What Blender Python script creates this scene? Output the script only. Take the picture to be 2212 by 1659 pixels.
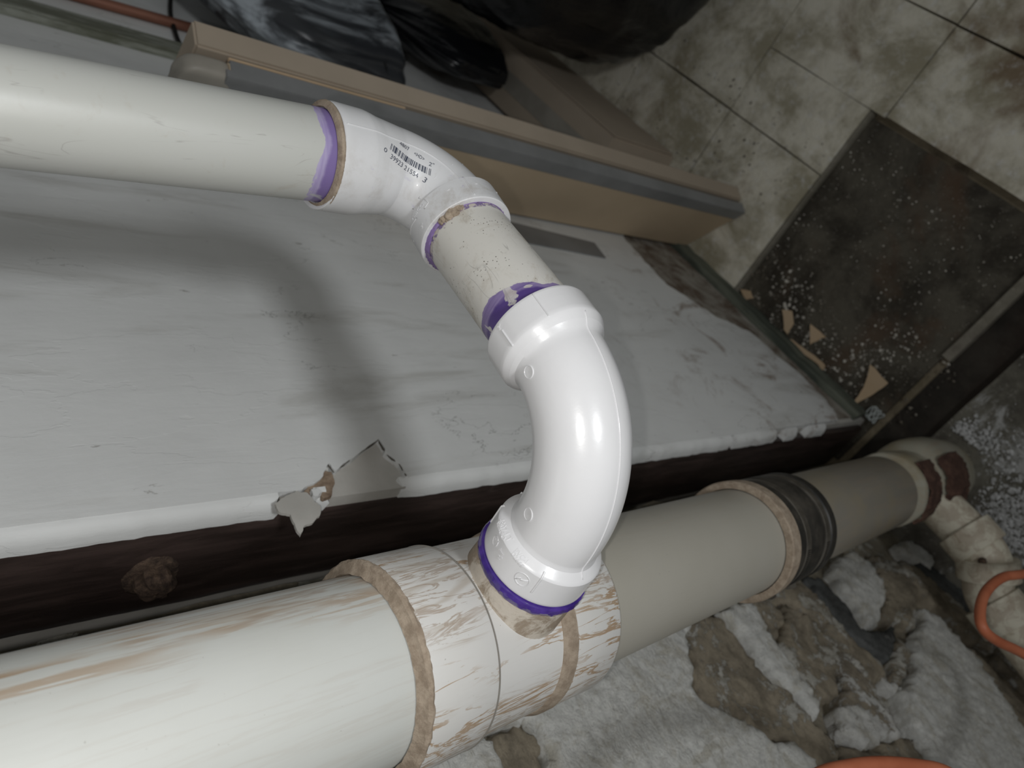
import bpy, bmesh, math, random
import numpy as np
from mathutils import Vector, Matrix, noise as mnoise
from mathutils.geometry import delaunay_2d_cdt
random.seed(7)
PI = math.pi
C = bpy.context.scene.collection
for o in list(bpy.data.objects): bpy.data.objects.remove(o)

# ------------------------------------------------------------------ camera, world, lights, exposure
CAMZ = 1.5
RM = np.array([[-0.49034718, -0.68623026, 0.53725941],
               [-0.44150155, 0.72709264, 0.52574964],
               [-0.75142267, 0.02059899, -0.65949955]])      # columns: image right, image down, forward
FPX, CX, CY = 1510.3, 1106.0, 829.5
cd = bpy.data.cameras.new('camera'); cam = bpy.data.objects.new('camera', cd); C.objects.link(cam)
m = Matrix([[RM[i, 0], -RM[i, 1], -RM[i, 2]] for i in range(3)]).to_4x4()
m.translation = (0, 0, CAMZ); cam.matrix_world = m
cd.sensor_width = 36.0; cd.lens = 36.0*FPX/2212; cd.clip_start = 0.02
cd.dof.use_dof = True; cd.dof.focus_distance = 0.44; cd.dof.aperture_fstop = 9.0
bpy.context.scene.camera = cam
sc = bpy.context.scene
sc.view_settings.view_transform = 'Standard'; sc.view_settings.look = 'None'
sc.view_settings.exposure = 0.16; sc.view_settings.gamma = 1.0; sc.view_settings.use_curve_mapping = False
w = bpy.data.worlds.new('world'); sc.world = w; w.use_nodes = True
w.node_tree.nodes['Background'].inputs[0].default_value = (0.95, 0.98, 0.97, 1); w.node_tree.nodes['Background'].inputs[1].default_value = 0.11

def cam_off(r, d, f):
    v = RM @ np.array([r, d, f]); return Vector((v[0], v[1], v[2]+CAMZ))
# the phone's own flash, a small lamp beside the lens
fl = bpy.data.lights.new('flash', 'POINT'); fl.energy = 3.3; fl.shadow_soft_size = 0.0035; fl.color = (1.0, 0.985, 0.96)
flo = bpy.data.objects.new('flash', fl); flo.location = cam_off(-0.016, 0.008, -0.004); C.objects.link(flo)
# the cellar's work lamp, beside the photographer
rl = bpy.data.lights.new('room_lamp', 'SPOT'); rl.energy = 36.0; rl.shadow_soft_size = 0.11; rl.spot_size = math.radians(118); rl.spot_blend = 1.0; rl.color = (0.95, 0.98, 1.0)
rlo = bpy.data.objects.new('room_lamp', rl); rlo.location = (-0.79, -0.90, CAMZ-0.03)
rlo.rotation_euler = (Vector((0.62, 0.49, CAMZ-0.05))-rlo.location).to_track_quat('-Z', 'Y').to_euler(); C.objects.link(rlo)

# ------------------------------------------------------------------ helpers
def ray(px, py): return RM @ np.array([px-CX, py-CY, FPX])
def on(px, py, ax, val):                                   # point of the plane axis=val seen at a pixel
    v = ray(px, py); o = (0, 0, CAMZ)[ax]; t = (val-o)/v[ax]
    return Vector((v[0]*t, v[1]*t, v[2]*t+CAMZ))
def N3(x, y, z, s=1.0, o=4): return mnoise.fractal(Vector((x*s, y*s, z*s)), 1.0, 2.0, o)

def link(name, me, mat, parent=None):
    o = bpy.data.objects.new(name, me); C.objects.link(o)
    if mat:
        for mm in (mat if isinstance(mat, (list, tuple)) else [mat]): me.materials.append(mm)
    if parent: o.parent = parent
    return o
def mesh(name, V, F, mat, parent=None, smooth=True, mw=None, fm=None):
    me = bpy.data.meshes.new(name); me.from_pydata([tuple(v) for v in V], [], F)
    if smooth: me.polygons.foreach_set('use_smooth', [True]*len(me.polygons))
    o = link(name, me, mat, parent)
    if fm: me.polygons.foreach_set('material_index', fm)
    me.update()
    if mw is not None: o.matrix_world = mw
    return o
def frombm(name, bm, mat, parent=None, smooth=False):
    me = bpy.data.meshes.new(name); bm.to_mesh(me); bm.free()
    if smooth: me.polygons.foreach_set('use_smooth', [True]*len(me.polygons))
    return link(name, me, mat, parent)
def sharp(o, deg=35):
    me = o.data; bm = bmesh.new(); bm.from_mesh(me)
    for e in bm.edges:
        if len(e.link_faces) == 2 and e.calc_face_angle(0) > math.radians(deg): e.smooth = False
    bm.to_mesh(me); bm.free(); return o
def tag(o, label, cat, group=None, kind=None):
    o['label'] = label; o['category'] = cat
    if group: o['group'] = group
    if kind: o['kind'] = kind
    return o
def struct(o, label=None):
    o['kind'] = 'structure'
    if label: o['label'] = label
    return o
def thing(name, label, cat, loc, group=None):
    o = bpy.data.objects.new(name, None); C.objects.link(o); o.location = loc; o.empty_display_size = 0.05
    bpy.context.view_layer.update(); return tag(o, label, cat, group)
def adopt(o, parent):                                     # parent keeping the world place
    o.parent = parent; o.matrix_parent_inverse = parent.matrix_world.inverted(); return o
def bmbox(bm, c, s, rot=None, bevel=0.0):
    r = bmesh.ops.create_cube(bm, size=1.0); vs = r['verts']
    M = Matrix.Translation(c) @ (rot if rot else Matrix.Identity(4)) @ Matrix.Diagonal((s[0], s[1], s[2], 1))
    bmesh.ops.transform(bm, matrix=M, verts=vs)
    if bevel: 
        es = list({e for v in vs for e in v.link_edges}); bmesh.ops.bevel(bm, geom=es, offset=bevel, segments=2, affect='EDGES')

class Sweep:
    """surface of revolution carried along a planar path: s in metres, th around (0 = towards the outside of the bend)"""
    def __init__(self, pts, prof, nrm):
        self.P = np.array(pts, float); d = np.diff(self.P, axis=0); L = np.linalg.norm(d, axis=1)
        self.S = np.concatenate([[0], np.cumsum(L)]); self.L = self.S[-1]; self.b = np.array(nrm, float); self.b /= np.linalg.norm(self.b)
        T = np.zeros_like(self.P); T[1:-1] = self.P[2:]-self.P[:-2]; T[0] = d[0]; T[-1] = d[-1]
        self.T = T/np.linalg.norm(T, axis=1)[:, None]; self.prof = prof
    def frame(self, s):
        p = np.array([np.interp(s, self.S, self.P[:, k]) for k in range(3)]); t = np.array([np.interp(s, self.S, self.T[:, k]) for k in range(3)])
        if s < 0: p = self.P[0]+self.T[0]*s
        if s > self.L: p = self.P[-1]+self.T[-1]*(s-self.L)
        t /= np.linalg.norm(t); n = np.cross(self.b, t); n /= np.linalg.norm(n); return p, t, n, np.cross(t, n)
    def rad(self, s): return float(np.interp(s, [a for a, _ in self.prof], [r for _, r in self.prof]))
    def pt(self, s, th, dr=0.0):
        p, t, n, b = self.frame(s); r = self.rad(s)+dr
        return p+r*(math.cos(th)*n+math.sin(th)*b)
    def build(self, name, mat, parent=None, n=72, step=0.004, inner=None, rough=None):
        st = sorted(set([round(a, 6) for a, _ in self.prof]+[round(x, 6) for x in np.arange(self.prof[0][0], self.prof[-1][0], step)]))
        V = []; F = []
        rings = []
        if inner: rings += [(st[0]+0.012, inner), (st[0]+0.0008, inner), (st[0], inner+0.0005), (st[0], self.rad(st[0])-0.0006), (st[0]+0.0005, self.rad(st[0]))]
        rings += [(s, self.rad(s)) for s in (st[1:-1] if inner else st)]
        if inner: rings += [(st[-1]-0.0005, self.rad(st[-1])), (st[-1], self.rad(st[-1])-0.0006), (st[-1], inner+0.0005), (st[-1]-0.0008, inner), (st[-1]-0.012, inner)]
        for s, r in rings:
            p, t, nn, b = self.frame(s)
            for k in range(n):
                a = 2*PI*k/n; rr = r+(rough(s, a) if rough else 0)
                V.append(p+rr*(math.cos(a)*nn+math.sin(a)*b))
        for i in range(len(rings)-1):
            for k in range(n):
                k2 = (k+1) % n; F.append((i*n+k, i*n+k2, (i+1)*n+k2, (i+1)*n+k))
        o = mesh(name, V, F, mat); sharp(o, 28)
        if parent: adopt(o, parent)
        return o
    def locate(self, px, py):
        best = None
        for s in np.linspace(0, self.L, 120):
            p, t, nn, b = self.frame(s); r = self.rad(s)
            a = np.linspace(0, 2*PI, 181); Q = p+r*(np.cos(a)[:, None]*nn+np.sin(a)[:, None]*b)
            nr = np.cos(a)[:, None]*nn+np.sin(a)[:, None]*b; v = Q-np.array([0, 0, CAMZ]); face = (v*nr).sum(1) < 0
            c = v @ RM; u = CX+FPX*c[:, 0]/c[:, 2]; w_ = CY+FPX*c[:, 1]/c[:, 2]
            dd = (u-px)**2+(w_-py)**2+np.where(face, 0, 1e9); i = int(dd.argmin())
            if best is None or dd[i] < best[0]: best = (dd[i], s, a[i])
        return best[1], best[2]
    def mapper(self, p0, p1, pup, dr=0.00025):
        """flat stamp (x along baseline, y up, metres) pressed onto the surface"""
        (s0, a0), (s1, a1), (s2, a2) = self.locate(*p0), self.locate(*p1), self.locate(*pup)
        A_, B_, U_ = self.pt(s0, a0), self.pt(s1, a1), self.pt(s2, a2); ex = B_-A_; L = float(np.linalg.norm(ex)); ex /= L
        ey = U_-A_; ey = ey-ex*(ey@ex); ey /= np.linalg.norm(ey)
        SS = np.linspace(0, self.L, 240); CC = np.array([self.frame(q)[0] for q in SS])
        def f(x, y, h=0.0):
            Q = A_+ex*x+ey*y; d = ((CC-Q)**2).sum(1); i = int(d.argmin()); i0 = min(max(i, 1), len(SS)-2)
            den = d[i0-1]-2*d[i0]+d[i0+1]; sq = SS[i0]+(0.5*(d[i0-1]-d[i0+1])/den*(SS[1]-SS[0]) if abs(den) > 1e-12 else 0)
            c = self.frame(min(max(sq, 0), self.L))[0]; v = Q-c; v /= np.linalg.norm(v)
            return Vector(c+v*(self.rad(sq)+dr+h))
        return f, L
def arcpath(p0, c, p1, R, step=0.003):
    """straight p0 -> corner c -> p1 with a rounded bend of radius R"""
    p0, c, p1 = map(lambda q: np.array(q, float), (p0, c, p1)); a = (p0-c)/np.linalg.norm(p0-c); b = (p1-c)/np.linalg.norm(p1-c)
    ang = math.acos(float(a@b)); d = R/math.tan(ang/2); A, B = c+a*d, c+b*d; bis = (a+b)/np.linalg.norm(a+b); O = c+bis*R/math.sin(ang/2)
    pts = [p0+(A-p0)*k/6 for k in range(6)]
    u = (A-O)/R; v = B-O; v = v-u*(v@u); v /= np.linalg.norm(v); tot = PI-ang
    pts += [O+R*(math.cos(t)*u+math.sin(t)*v) for t in np.linspace(0, tot, max(8, int(R*tot/step)))]
    pts += [B+(p1-B)*k/6 for k in range(1, 7)]
    return pts, np.cross(-a, b)
def frameZ(p, d, up=(0, 0, 1)):
    z = Vector(d).normalized(); x = Vector(up); x = (x-z*x.dot(z)).normalized(); y = z.cross(x)
    return Matrix((( x.x, y.x, z.x, p[0]), (x.y, y.y, z.y, p[1]), (x.z, y.z, z.z, p[2]), (0, 0, 0, 1)))
def lathe(name, prof, mat, p, d, parent=None, n=96, up=(0, 0, 1), rough=None, cap=False, a0=0, a1=2*PI):
    V = []; F = []; full = abs(a1-a0-2*PI) < 1e-6; cnt = n if full else n+1
    for z, r in prof:
        for k in range(cnt):
            a = a0+(a1-a0)*k/n; rr = r+(rough(z, a) if rough else 0); V.append((rr*math.cos(a), rr*math.sin(a), z))
    for i in range(len(prof)-1):
        for k in range(n):
            k2 = (k+1) % n if full else k+1; F.append((i*cnt+k, i*cnt+k2, (i+1)*cnt+k2, (i+1)*cnt+k))
    if cap: F.append(tuple(range(cnt))[::-1]); F.append(tuple((len(prof)-1)*cnt+k for k in range(cnt)))
    o = mesh(name, V, F, mat, None, True, frameZ(p, d, up)); sharp(o, 28)
    if parent: bpy.context.view_layer.update(); adopt(o, parent)
    return o
def tube(name, pts, r, mat, parent=None, n=12, closed=False, rf=None):
    P = [Vector(p) for p in pts]; V = []; F = []; m_ = len(P); up = Vector((0.31, 0.22, 0.92))
    for i, p in enumerate(P):
        t = (P[min(i+1, m_-1)]-P[max(i-1, 0)]).normalized(); x = (up-t*up.dot(t)).normalized(); up = x; y = t.cross(x)
        for k in range(n):
            a = 2*PI*k/n; rr = r*(rf(i/(m_-1), a) if rf else 1); V.append(p+x*rr*math.cos(a)+y*rr*math.sin(a))
    for i in range(m_-1):
        for k in range(n): F.append((i*n+k, i*n+(k+1) % n, (i+1)*n+(k+1) % n, (i+1)*n+k))
    F.append(tuple(range(n))[::-1]); F.append(tuple((m_-1)*n+k for k in range(n)))
    o = mesh(name, V, F, mat)
    if parent: adopt(o, parent)
    return o
def spline(pts, k=10):
    P = [Vector(p) for p in pts]; out = []
    for i in range(len(P)-1):
        p0, p1, p2, p3 = P[max(i-1, 0)], P[i], P[i+1], P[min(i+2, len(P)-1)]
        for j in range(k):
            t = j/k; out.append(0.5*((2*p1)+(p2-p0)*t+(2*p0-5*p1+4*p2-p3)*t*t+(3*p1-p0-3*p2+p3)*t**3))
    out.append(P[-1]); return out

# ------------------------------------------------------------------ materials
class G:
    def __init__(s, name, rough=0.5, spec=0.5, coat=0.0, metal=0.0):
        s.m = bpy.data.materials.new(name); s.m.use_nodes = True; s.t = s.m.node_tree; s.b = s.t.nodes['Principled BSDF']
        s.b.inputs['Roughness'].default_value = rough; s.b.inputs['Specular IOR Level'].default_value = spec
        s.b.inputs['Coat Weight'].default_value = coat; s.b.inputs['Coat Roughness'].default_value = 0.08; s.b.inputs['Metallic'].default_value = metal
        s.tc = s.t.nodes.new('ShaderNodeTexCoord').outputs['Object']
    def put(s, inp, v):
        if isinstance(v, bpy.types.NodeSocket): s.t.links.new(v, inp)
        else: inp.default_value = (tuple(v)+(1,)) if isinstance(v, (tuple, list)) and len(v) == 3 and inp.type == 'RGBA' else v
    def map(s, scale=(1, 1, 1), loc=(0, 0, 0), rot=(0, 0, 0), vec=None):
        n = s.t.nodes.new('ShaderNodeMapping'); s.put(n.inputs[0], vec or s.tc); n.inputs['Scale'].default_value = scale
        n.inputs['Location'].default_value = loc; n.inputs['Rotation'].default_value = rot; return n.outputs[0]
    def noise(s, scale, detail=5, rough=0.55, dist=0.0, vec=None):
        n = s.t.nodes.new('ShaderNodeTexNoise'); s.put(n.inputs['Vector'], vec or s.tc); n.inputs['Scale'].default_value = scale
        n.inputs['Detail'].default_value = detail; n.inputs['Roughness'].default_value = rough; n.inputs['Distortion'].default_value = dist; return n.outputs[0]
    def vor(s, scale, vec=None, feat='F1'):
        n = s.t.nodes.new('ShaderNodeTexVoronoi'); n.feature = feat; s.put(n.inputs['Vector'], vec or s.tc); n.inputs['Scale'].default_value = scale; return n.outputs['Distance']
    def op(s, o, a, b=0.0, c=0.0):
        n = s.t.nodes.new('ShaderNodeMath'); n.operation = o; s.put(n.inputs[0], a); s.put(n.inputs[1], b); s.put(n.inputs[2], c); return n.outputs[0]
    def rng(s, v, lo, hi, a=0.0, b=1.0, smooth=True):
        n = s.t.nodes.new('ShaderNodeMapRange'); n.interpolation_type = 'SMOOTHSTEP' if smooth else 'LINEAR'
        s.put(n.inputs[0], v); s.put(n.inputs[1], lo); s.put(n.inputs[2], hi); s.put(n.inputs[3], a); s.put(n.inputs[4], b); return n.outputs[0]
    def mix(s, f, a, b):
        n = s.t.nodes.new('ShaderNodeMix'); n.data_type = 'RGBA'; s.put(n.inputs[0], f); s.put(n.inputs[6], a); s.put(n.inputs[7], b); return n.outputs[2]
    def xyz(s, vec=None):
        n = s.t.nodes.new('ShaderNodeSeparateXYZ'); s.put(n.inputs[0], vec or s.tc); return n.outputs
    def ridge(s, v, w): return s.rng(s.op('ABSOLUTE', s.op('SUBTRACT', v, 0.5)), 0.0, w, 1.0, 0.0)
    def col(s, c): s.put(s.b.inputs['Base Color'], c); return s
    def rough(s, v): s.put(s.b.inputs['Roughness'], v); return s
    def bump(s, h, dist=0.001, strength=1.0):
        n = s.t.nodes.new('ShaderNodeBump'); n.inputs['Strength'].default_value = strength; n.inputs['Distance'].default_value = dist
        s.put(n.inputs['Height'], h); s.t.links.new(n.outputs[0], s.b.inputs['Normal']); return s

def mul(g, *a):
    r = a[0]
    for x in a[1:]: r = g.op('MULTIPLY', r, x)
    return r
PURPLE = (0.115, 0.06, 0.30); LILAC = (0.34, 0.28, 0.52); MUD = (0.36, 0.285, 0.215); DUST = (0.47, 0.40, 0.33)

def pvc_plain(name, c, rough, coat=0.0, dirt=0.0, dcol=(0.36, 0.33, 0.28), mud=0.0):
    g = G(name, rough, 0.5, coat)
    big = g.noise(22, 4); col = g.mix(g.rng(big, 0.35, 0.75, 0, 0.35), c, tuple(x*0.93 for x in c))
    if dirt:
        a = g.rng(g.noise(38, 8, 0.72, 0.6), 0.52, 0.74); b = g.rng(g.noise(300, 4, 0.7), 0.60, 0.72)
        col = g.mix(mul(g, a, dirt), col, dcol); col = g.mix(mul(g, b, g.rng(big, 0.45, 0.6), dirt), col, tuple(x*0.35 for x in dcol))
    if mud: col = g.mix(mul(g, g.rng(g.noise(30, 8, 0.7, 1.0), 0.45, 0.55), mud), col, MUD)
    g.col(col); g.bump(g.noise(160, 4), 0.0004, 0.25)
    return g.m
# large stack: cream pvc with brown water streaks that run along the pipe
def stack_mat(name, c, streak=1.0, wavy=0.35, dens=0.06, region=True, dirty=0.0):
    g = G(name, 0.42, 0.45)
    x, y, z = g.xyz()
    n1 = g.noise(1, 4, 0.5, wavy*2.2, g.map((38, 38, 3.2+6*wavy)))
    n2 = g.noise(1, 6, 0.58, wavy*3.2, g.map((70, 70, 2.6+22*wavy), (3, 1, 5)))
    n3 = g.noise(1, 5, 0.6, wavy*4, g.map((120, 120, 4+40*wavy), (7, 2, 1)))
    area = g.rng(g.noise(1, 3, 0.5, 0.3, g.map((22, 22, 4+8*wavy), (1.3, 4.1, 2))), 0.44, 0.56)
    area2 = g.rng(g.noise(1, 3, 0.5, 0.3, g.map((20, 20, 7), (5.3, 0.7, 2))), 0.40, 0.55)
    if region:                      # streaks lie on the upper wall side of the run
        side = g.rng(g.op('ADD', g.op('MULTIPLY', x, 0.85), g.op('MULTIPLY', y, -0.5)), -0.035, 0.0)
        area = mul(g, area, side); area2 = mul(g, area2, g.rng(g.op('ADD', g.op('MULTIPLY', x, 0.85), g.op('MULTIPLY', y, -0.5)), -0.045, 0.02, 0.12, 1.0))
    tone = g.noise(14, 5); col = g.mix(g.rng(tone, 0.3, 0.7, 0, 0.5), c, tuple(k*q for k, q in zip(c, (0.93, 0.925, 0.90))))
    col = g.mix(mul(g, g.ridge(n1, 0.045), area2, 0.55*streak), col, (0.40, 0.34, 0.27))
    col = g.mix(mul(g, g.rng(g.ridge(n2, dens), 0.1, 0.7), area, 0.95*streak), col, (0.37, 0.26, 0.165))
    col = g.mix(mul(g, g.ridge(n3, 0.045), area2, 0.85*streak), col, (0.36, 0.29, 0.23))
    sp = g.rng(g.noise(420, 2), 0.74, 0.78); col = g.mix(mul(g, sp, 0.5), col, (0.2, 0.18, 0.15))
    if dirty: col = g.mix(mul(g, g.rng(g.noise(9, 6, 0.65), 0.42, 0.62), dirty), col, (0.30, 0.25, 0.16))
    g.col(col); g.bump(g.noise(1, 4, 0.5, 0.2, g.map((300, 300, 40))), 0.0003, 0.3); return g.m
M = {}
CREAM = (0.70, 0.69, 0.645)
M['stack'] = stack_mat('stack_pvc', (0.545, 0.555, 0.53), 1.0, 0.06, 0.055)
M['tee'] = stack_mat('tee_pvc', (0.63, 0.62, 0.60), 1.0, 0.30, 0.034, False)
M['stack_low'] = stack_mat('lower_stack_pvc', (0.405, 0.385, 0.335), 0.12, 0.05, 0.04)
M['foot'] = stack_mat('grimy_foot_pvc', (0.25, 0.23, 0.195), 0.15, 0.1, 0.05, False, 0.5)
M['stack_end'] = stack_mat('stack_foot_pvc', (0.36, 0.345, 0.28), 0.3, 0.2, 0.05, False, 0.85)
M['trap'] = pvc_plain('dusty_trap_pvc', (0.62, 0.58, 0.47), 0.6, 0, 0.95, (0.28, 0.22, 0.15), 0.6)
M['new'] = pvc_plain('glossy_new_pvc', (0.76, 0.755, 0.765), 0.28, 0.35, 0.02)
M['fit'] = None
# upper fitting: matt white with brown and purple smears
g = G('white_fitting_pvc', 0.38, 0.5, 0.08)
col = g.mix(g.rng(g.noise(18, 4), 0.3, 0.7, 0, 0.4), (0.69, 0.69, 0.70), (0.65, 0.65, 0.65))
x, y, z = g.xyz()
nearlow = g.rng(x, 0.402, 0.372)                   # towards the second hub, away from the print
gr = g.rng(g.noise(38, 9, 0.75, 0.3), 0.46, 0.68)
col = g.mix(mul(g, gr, nearlow, 0.55), col, (0.40, 0.355, 0.30))
col = g.mix(mul(g, g.rng(g.noise(60, 6, 0.7, 0.4), 0.60, 0.68), g.rng(g.noise(20, 2), 0.47, 0.53), nearlow, 0.6), col, LILAC)
g.col(col); g.bump(g.noise(150, 3), 0.0003, 0.2); M['fit'] = g.m

def pipe_mat(name, c, dirt, z0=None, z1=None, L=None, crust=False):
    """z0: start-side primer depth, z1: end-side primer depth; both fade with a ragged brush edge"""
    g = G(name, 0.40, 0.48, 0.05); x, y, z = g.xyz()
    tone = g.noise(1, 4, 0.5, 0, g.map((18, 18, 6)))
    col = g.mix(g.rng(tone, 0.3, 0.7, 0, 0.6), c, tuple(k*q for k, q in zip(c, (0.95, 0.95, 0.92))))
    scr = g.ridge(g.noise(1, 3, 0.5, 0.8, g.map((60, 60, 9), (2, 3, 1))), 0.008); col = g.mix(mul(g, scr, g.rng(g.noise(30, 2), 0.48, 0.56), 0.6), col, (0.34, 0.33, 0.31))
    smu = g.rng(g.noise(48, 8, 0.75, 0.8), 0.56, 0.72); col = g.mix(mul(g, smu, 0.36+0.45*dirt), col, (0.42, 0.39, 0.34))
    if dirt > 0.5:
        d2 = g.rng(g.noise(32, 9, 0.72, 0.5), 0.50, 0.66); col = g.mix(mul(g, d2, 0.55), col, (0.40, 0.345, 0.27))
        sp = g.rng(g.vor(420), 0.22, 0.12); col = g.mix(mul(g, sp, g.rng(g.noise(42, 4), 0.52, 0.58), 0.9), col, (0.10, 0.08, 0.06))
    rn = 0.40
    if z1 is not None:
        edge = g.noise(1, 5, 0.55, 0.3, g.map((32, 32, 5)))
        dep = z1[0]; side = z1[1]
        h = g.op('MULTIPLY_ADD', g.rng(x, -0.02, 0.025), side, dep)
        h = g.op('MULTIPLY_ADD', g.op('SUBTRACT', edge, 0.5), 0.016, h)
        d = g.op('SUBTRACT', L, z)                                   # distance from the end
        msk = g.rng(g.op('SUBTRACT', h, d), 0.0, 0.0007)
        deep = g.rng(g.op('SUBTRACT', g.op('MULTIPLY', h, 0.66), d), -0.001, 0.002)
        brush = g.noise(1, 4, 0.6, 0.3, g.map((25, 25, 300)))
        pc = g.mix(g.rng(brush, 0.3, 0.7), z1[2], z1[3]); pc = g.mix(deep, pc, z1[4])
        hole = g.rng(g.noise(1, 3, 0.5, 0.6, g.map((40, 40, 40), (4, 4, 4))), 0.60, 0.62, 1.0, 0.25)
        col = g.mix(mul(g, msk, hole), col, pc)
    if z0 is not None:
        h = g.op('MULTIPLY_ADD', g.op('SUBTRACT', g.noise(150, 6, 0.7), 0.5), 0.012, z0)
        msk = g.rng(g.op('SUBTRACT', h, z), 0.0, 0.0008); crm = g.rng(g.noise(260, 5, 0.7), 0.47, 0.53)
        col = g.mix(mul(g, msk, 0.95), col, g.mix(crm, (0.16, 0.11, 0.25), (0.50, 0.45, 0.40)))
    g.col(col); g.bump(g.noise(200, 3), 0.0002, 0.2); return g.m

g = G('purple_primer_bead', 0.22, 0.5, 0.3); g.col(g.mix(g.rng(g.noise(60, 4), 0.3, 0.7), (0.035, 0.015, 0.16), (0.09, 0.045, 0.30))); M['bead'] = g.m
g = G('tan_mud', 0.85, 0.2); n = g.noise(110, 8, 0.7); g.col(g.mix(g.rng(n, 0.35, 0.65), (0.30, 0.235, 0.175), (0.46, 0.375, 0.29))); g.bump(g.noise(500, 6, 0.8), 0.0012, 0.8); M['mud'] = g.m
g = G('dusty_branch_hub', 0.7, 0.3); n = g.noise(48, 8, 0.72, 0.6)
c = g.mix(g.rng(n, 0.46, 0.60), (0.33, 0.265, 0.20), (0.60, 0.54, 0.46)); c = g.mix(g.rng(g.noise(500, 4, 0.7), 0.6, 0.7, 0, 0.4), c, (0.60, 0.53, 0.44)); g.col(c)
g.bump(g.noise(350, 6, 0.7), 0.0006, 0.5); M['stub'] = g.m
g = G('black_ink', 0.6); g.col((0.05, 0.06, 0.09)); M['ink'] = g.m
g = G('seam_grey', 0.7); g.col((0.24, 0.225, 0.20)); M['seamgrey'] = g.m
# walls
def wall_white(name, base, dirtlow=True):
    g = G(name, 0.62, 0.35); x, y, z = g.xyz()
    col = g.mix(g.rng(g.noise(3.5, 6, 0.6), 0.3, 0.7), base, tuple(k*0.87 for k in base))
    st = g.noise(1, 6, 0.62, 0.4, g.map((22, 22, 4)))
    col = g.mix(g.rng(st, 0.52, 0.72, 0, 0.5), col, (0.42, 0.41, 0.38))
    sp = g.rng(g.noise(1, 4, 0.6, 0.2, g.map((75, 75, 30))), 0.70, 0.76); col = g.mix(mul(g, sp, 0.7), col, (0.30, 0.29, 0.27))
    cr = g.ridge(g.noise(1, 7, 0.55, 0.3, g.map((9, 9, 3.5), (3.3, 0, 1.1))), 0.0016)
    col = g.mix(mul(g, cr, g.rng(g.noise(5, 2), 0.5, 0.58), 0.8), col, (0.16, 0.16, 0.15))
    if dirtlow:
        low = g.rng(z, 0.75, 0.15); rt = g.rng(g.noise(9, 9, 0.74, 0.9), 0.53, 0.66)
        col = g.mix(mul(g, low, rt, 0.85), col, (0.22, 0.155, 0.115))
        col = g.mix(mul(g, g.rng(z, 0.16, 0.0), g.rng(g.noise(18, 8, 0.7), 0.40, 0.6), 0.9), col, (0.13, 0.10, 0.075))
    g.col(col)
    h = g.op('ADD', mul(g, g.noise(1, 6, 0.6, 0.5, g.map((30, 30, 6))), 1.0), mul(g, g.noise(140, 5), 0.22)); h = g.op('ADD', h, g.rng(g.noise(1, 6, 0.55, 0.3, g.map((16, 16, 4), (2, 0, 3))), 0.50, 0.505, 0, 0.22))
    g.bump(h, 0.0022, 0.38); return g.m
M['wall'] = wall_white('old_white_wall_paint', (0.71, 0.715, 0.705))
g = G('bare_plaster', 0.8, 0.2); g.col(g.mix(g.rng(g.noise(16, 6), 0.3, 0.7), (0.40, 0.385, 0.355), (0.50, 0.48, 0.445))); g.bump(g.noise(120, 5), 0.0008, 0.4); M['plaster'] = g.m
g = G('damp_render', 0.9, 0.15); g.col(g.mix(g.rng(g.noise(14, 9, 0.72, 0.6), 0.36, 0.64), (0.13, 0.095, 0.07), (0.34, 0.32, 0.28))); g.bump(g.noise(70, 7, 0.7), 0.003, 0.8); M['dirtyplaster'] = g.m
g = G('brown_backing', 0.9, 0.2); g.col(g.mix(g.rng(g.noise(60, 8, 0.7), 0.35, 0.65), (0.17, 0.12, 0.085), (0.33, 0.25, 0.18))); g.bump(g.noise(150, 6), 0.002, 0.8); M['backing'] = g.m
g = G('dark_post_paint', 0.42, 0.4); st = g.noise(1, 6, 0.6, 0.5, g.map((60, 60, 9)))
c = g.mix(g.rng(st, 0.35, 0.75), (0.024, 0.016, 0.014), (0.062, 0.042, 0.037)); c = g.mix(mul(g, g.rng(g.noise(1, 7, 0.7, 1, g.map((26, 26, 10))), 0.62, 0.76), 0.45), c, (0.13, 0.10, 0.09)); g.col(c)
g.bump(st, 0.0015, 0.6); M['post'] = g.m
g = G('rust', 0.85, 0.3); c = g.mix(g.rng(g.noise(60, 8, 0.75, 0.6), 0.38, 0.70), (0.04, 0.026, 0.021), (0.17, 0.115, 0.08)); g.col(c); g.bump(g.noise(150, 7, 0.7), 0.003, 1.0); M['rust'] = g.m
g = G('red_rust', 0.85, 0.3); c = g.mix(g.rng(g.noise(40, 8, 0.75, 0.6), 0.35, 0.65), (0.055, 0.028, 0.022), (0.13, 0.072, 0.052)); g.col(c); g.bump(g.noise(90, 7, 0.7), 0.003, 1.0); M['redrust'] = g.m
def stone_mat(name, wash, brown, amt, fs=1.0):
    g = G(name, 0.85, 0.25); n = g.noise(7*fs, 9, 0.70, 0.7); f = g.noise(95, 7, 0.75, 0.3)
    b = g.mix(g.rng(g.noise(17, 7, 0.7, 0.6), 0.35, 0.65), brown, tuple(k*0.52 for k in brown)); wv = g.mix(g.rng(f, 0.38, 0.66), wash, tuple(k*0.80 for k in wash))
    wv = g.mix(g.rng(g.noise(26, 8, 0.75, 0.8), 0.46, 0.64, 0, 0.7), wv, tuple(k*q for k, q in zip(wash, (0.62, 0.58, 0.50))))
    msk = g.rng(g.op('ADD', mul(g, n, 0.75), mul(g, f, 0.25)), 0.5-amt, 0.53-amt)
    g.col(g.mix(msk, b, wv)); h = g.op('ADD', g.noise(1, 7, 0.7, 0.8, g.map((45, 45, 90))), mul(g, g.noise(230, 6, 0.8), 0.75)); h = g.op('ADD', h, mul(g, msk, 0.3)); g.bump(h, 0.0050, 0.9); return g.m
M['s_white'] = stone_mat('whitewashed_stone', (0.86, 0.855, 0.81), (0.48, 0.42, 0.33), 0.14)
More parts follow.
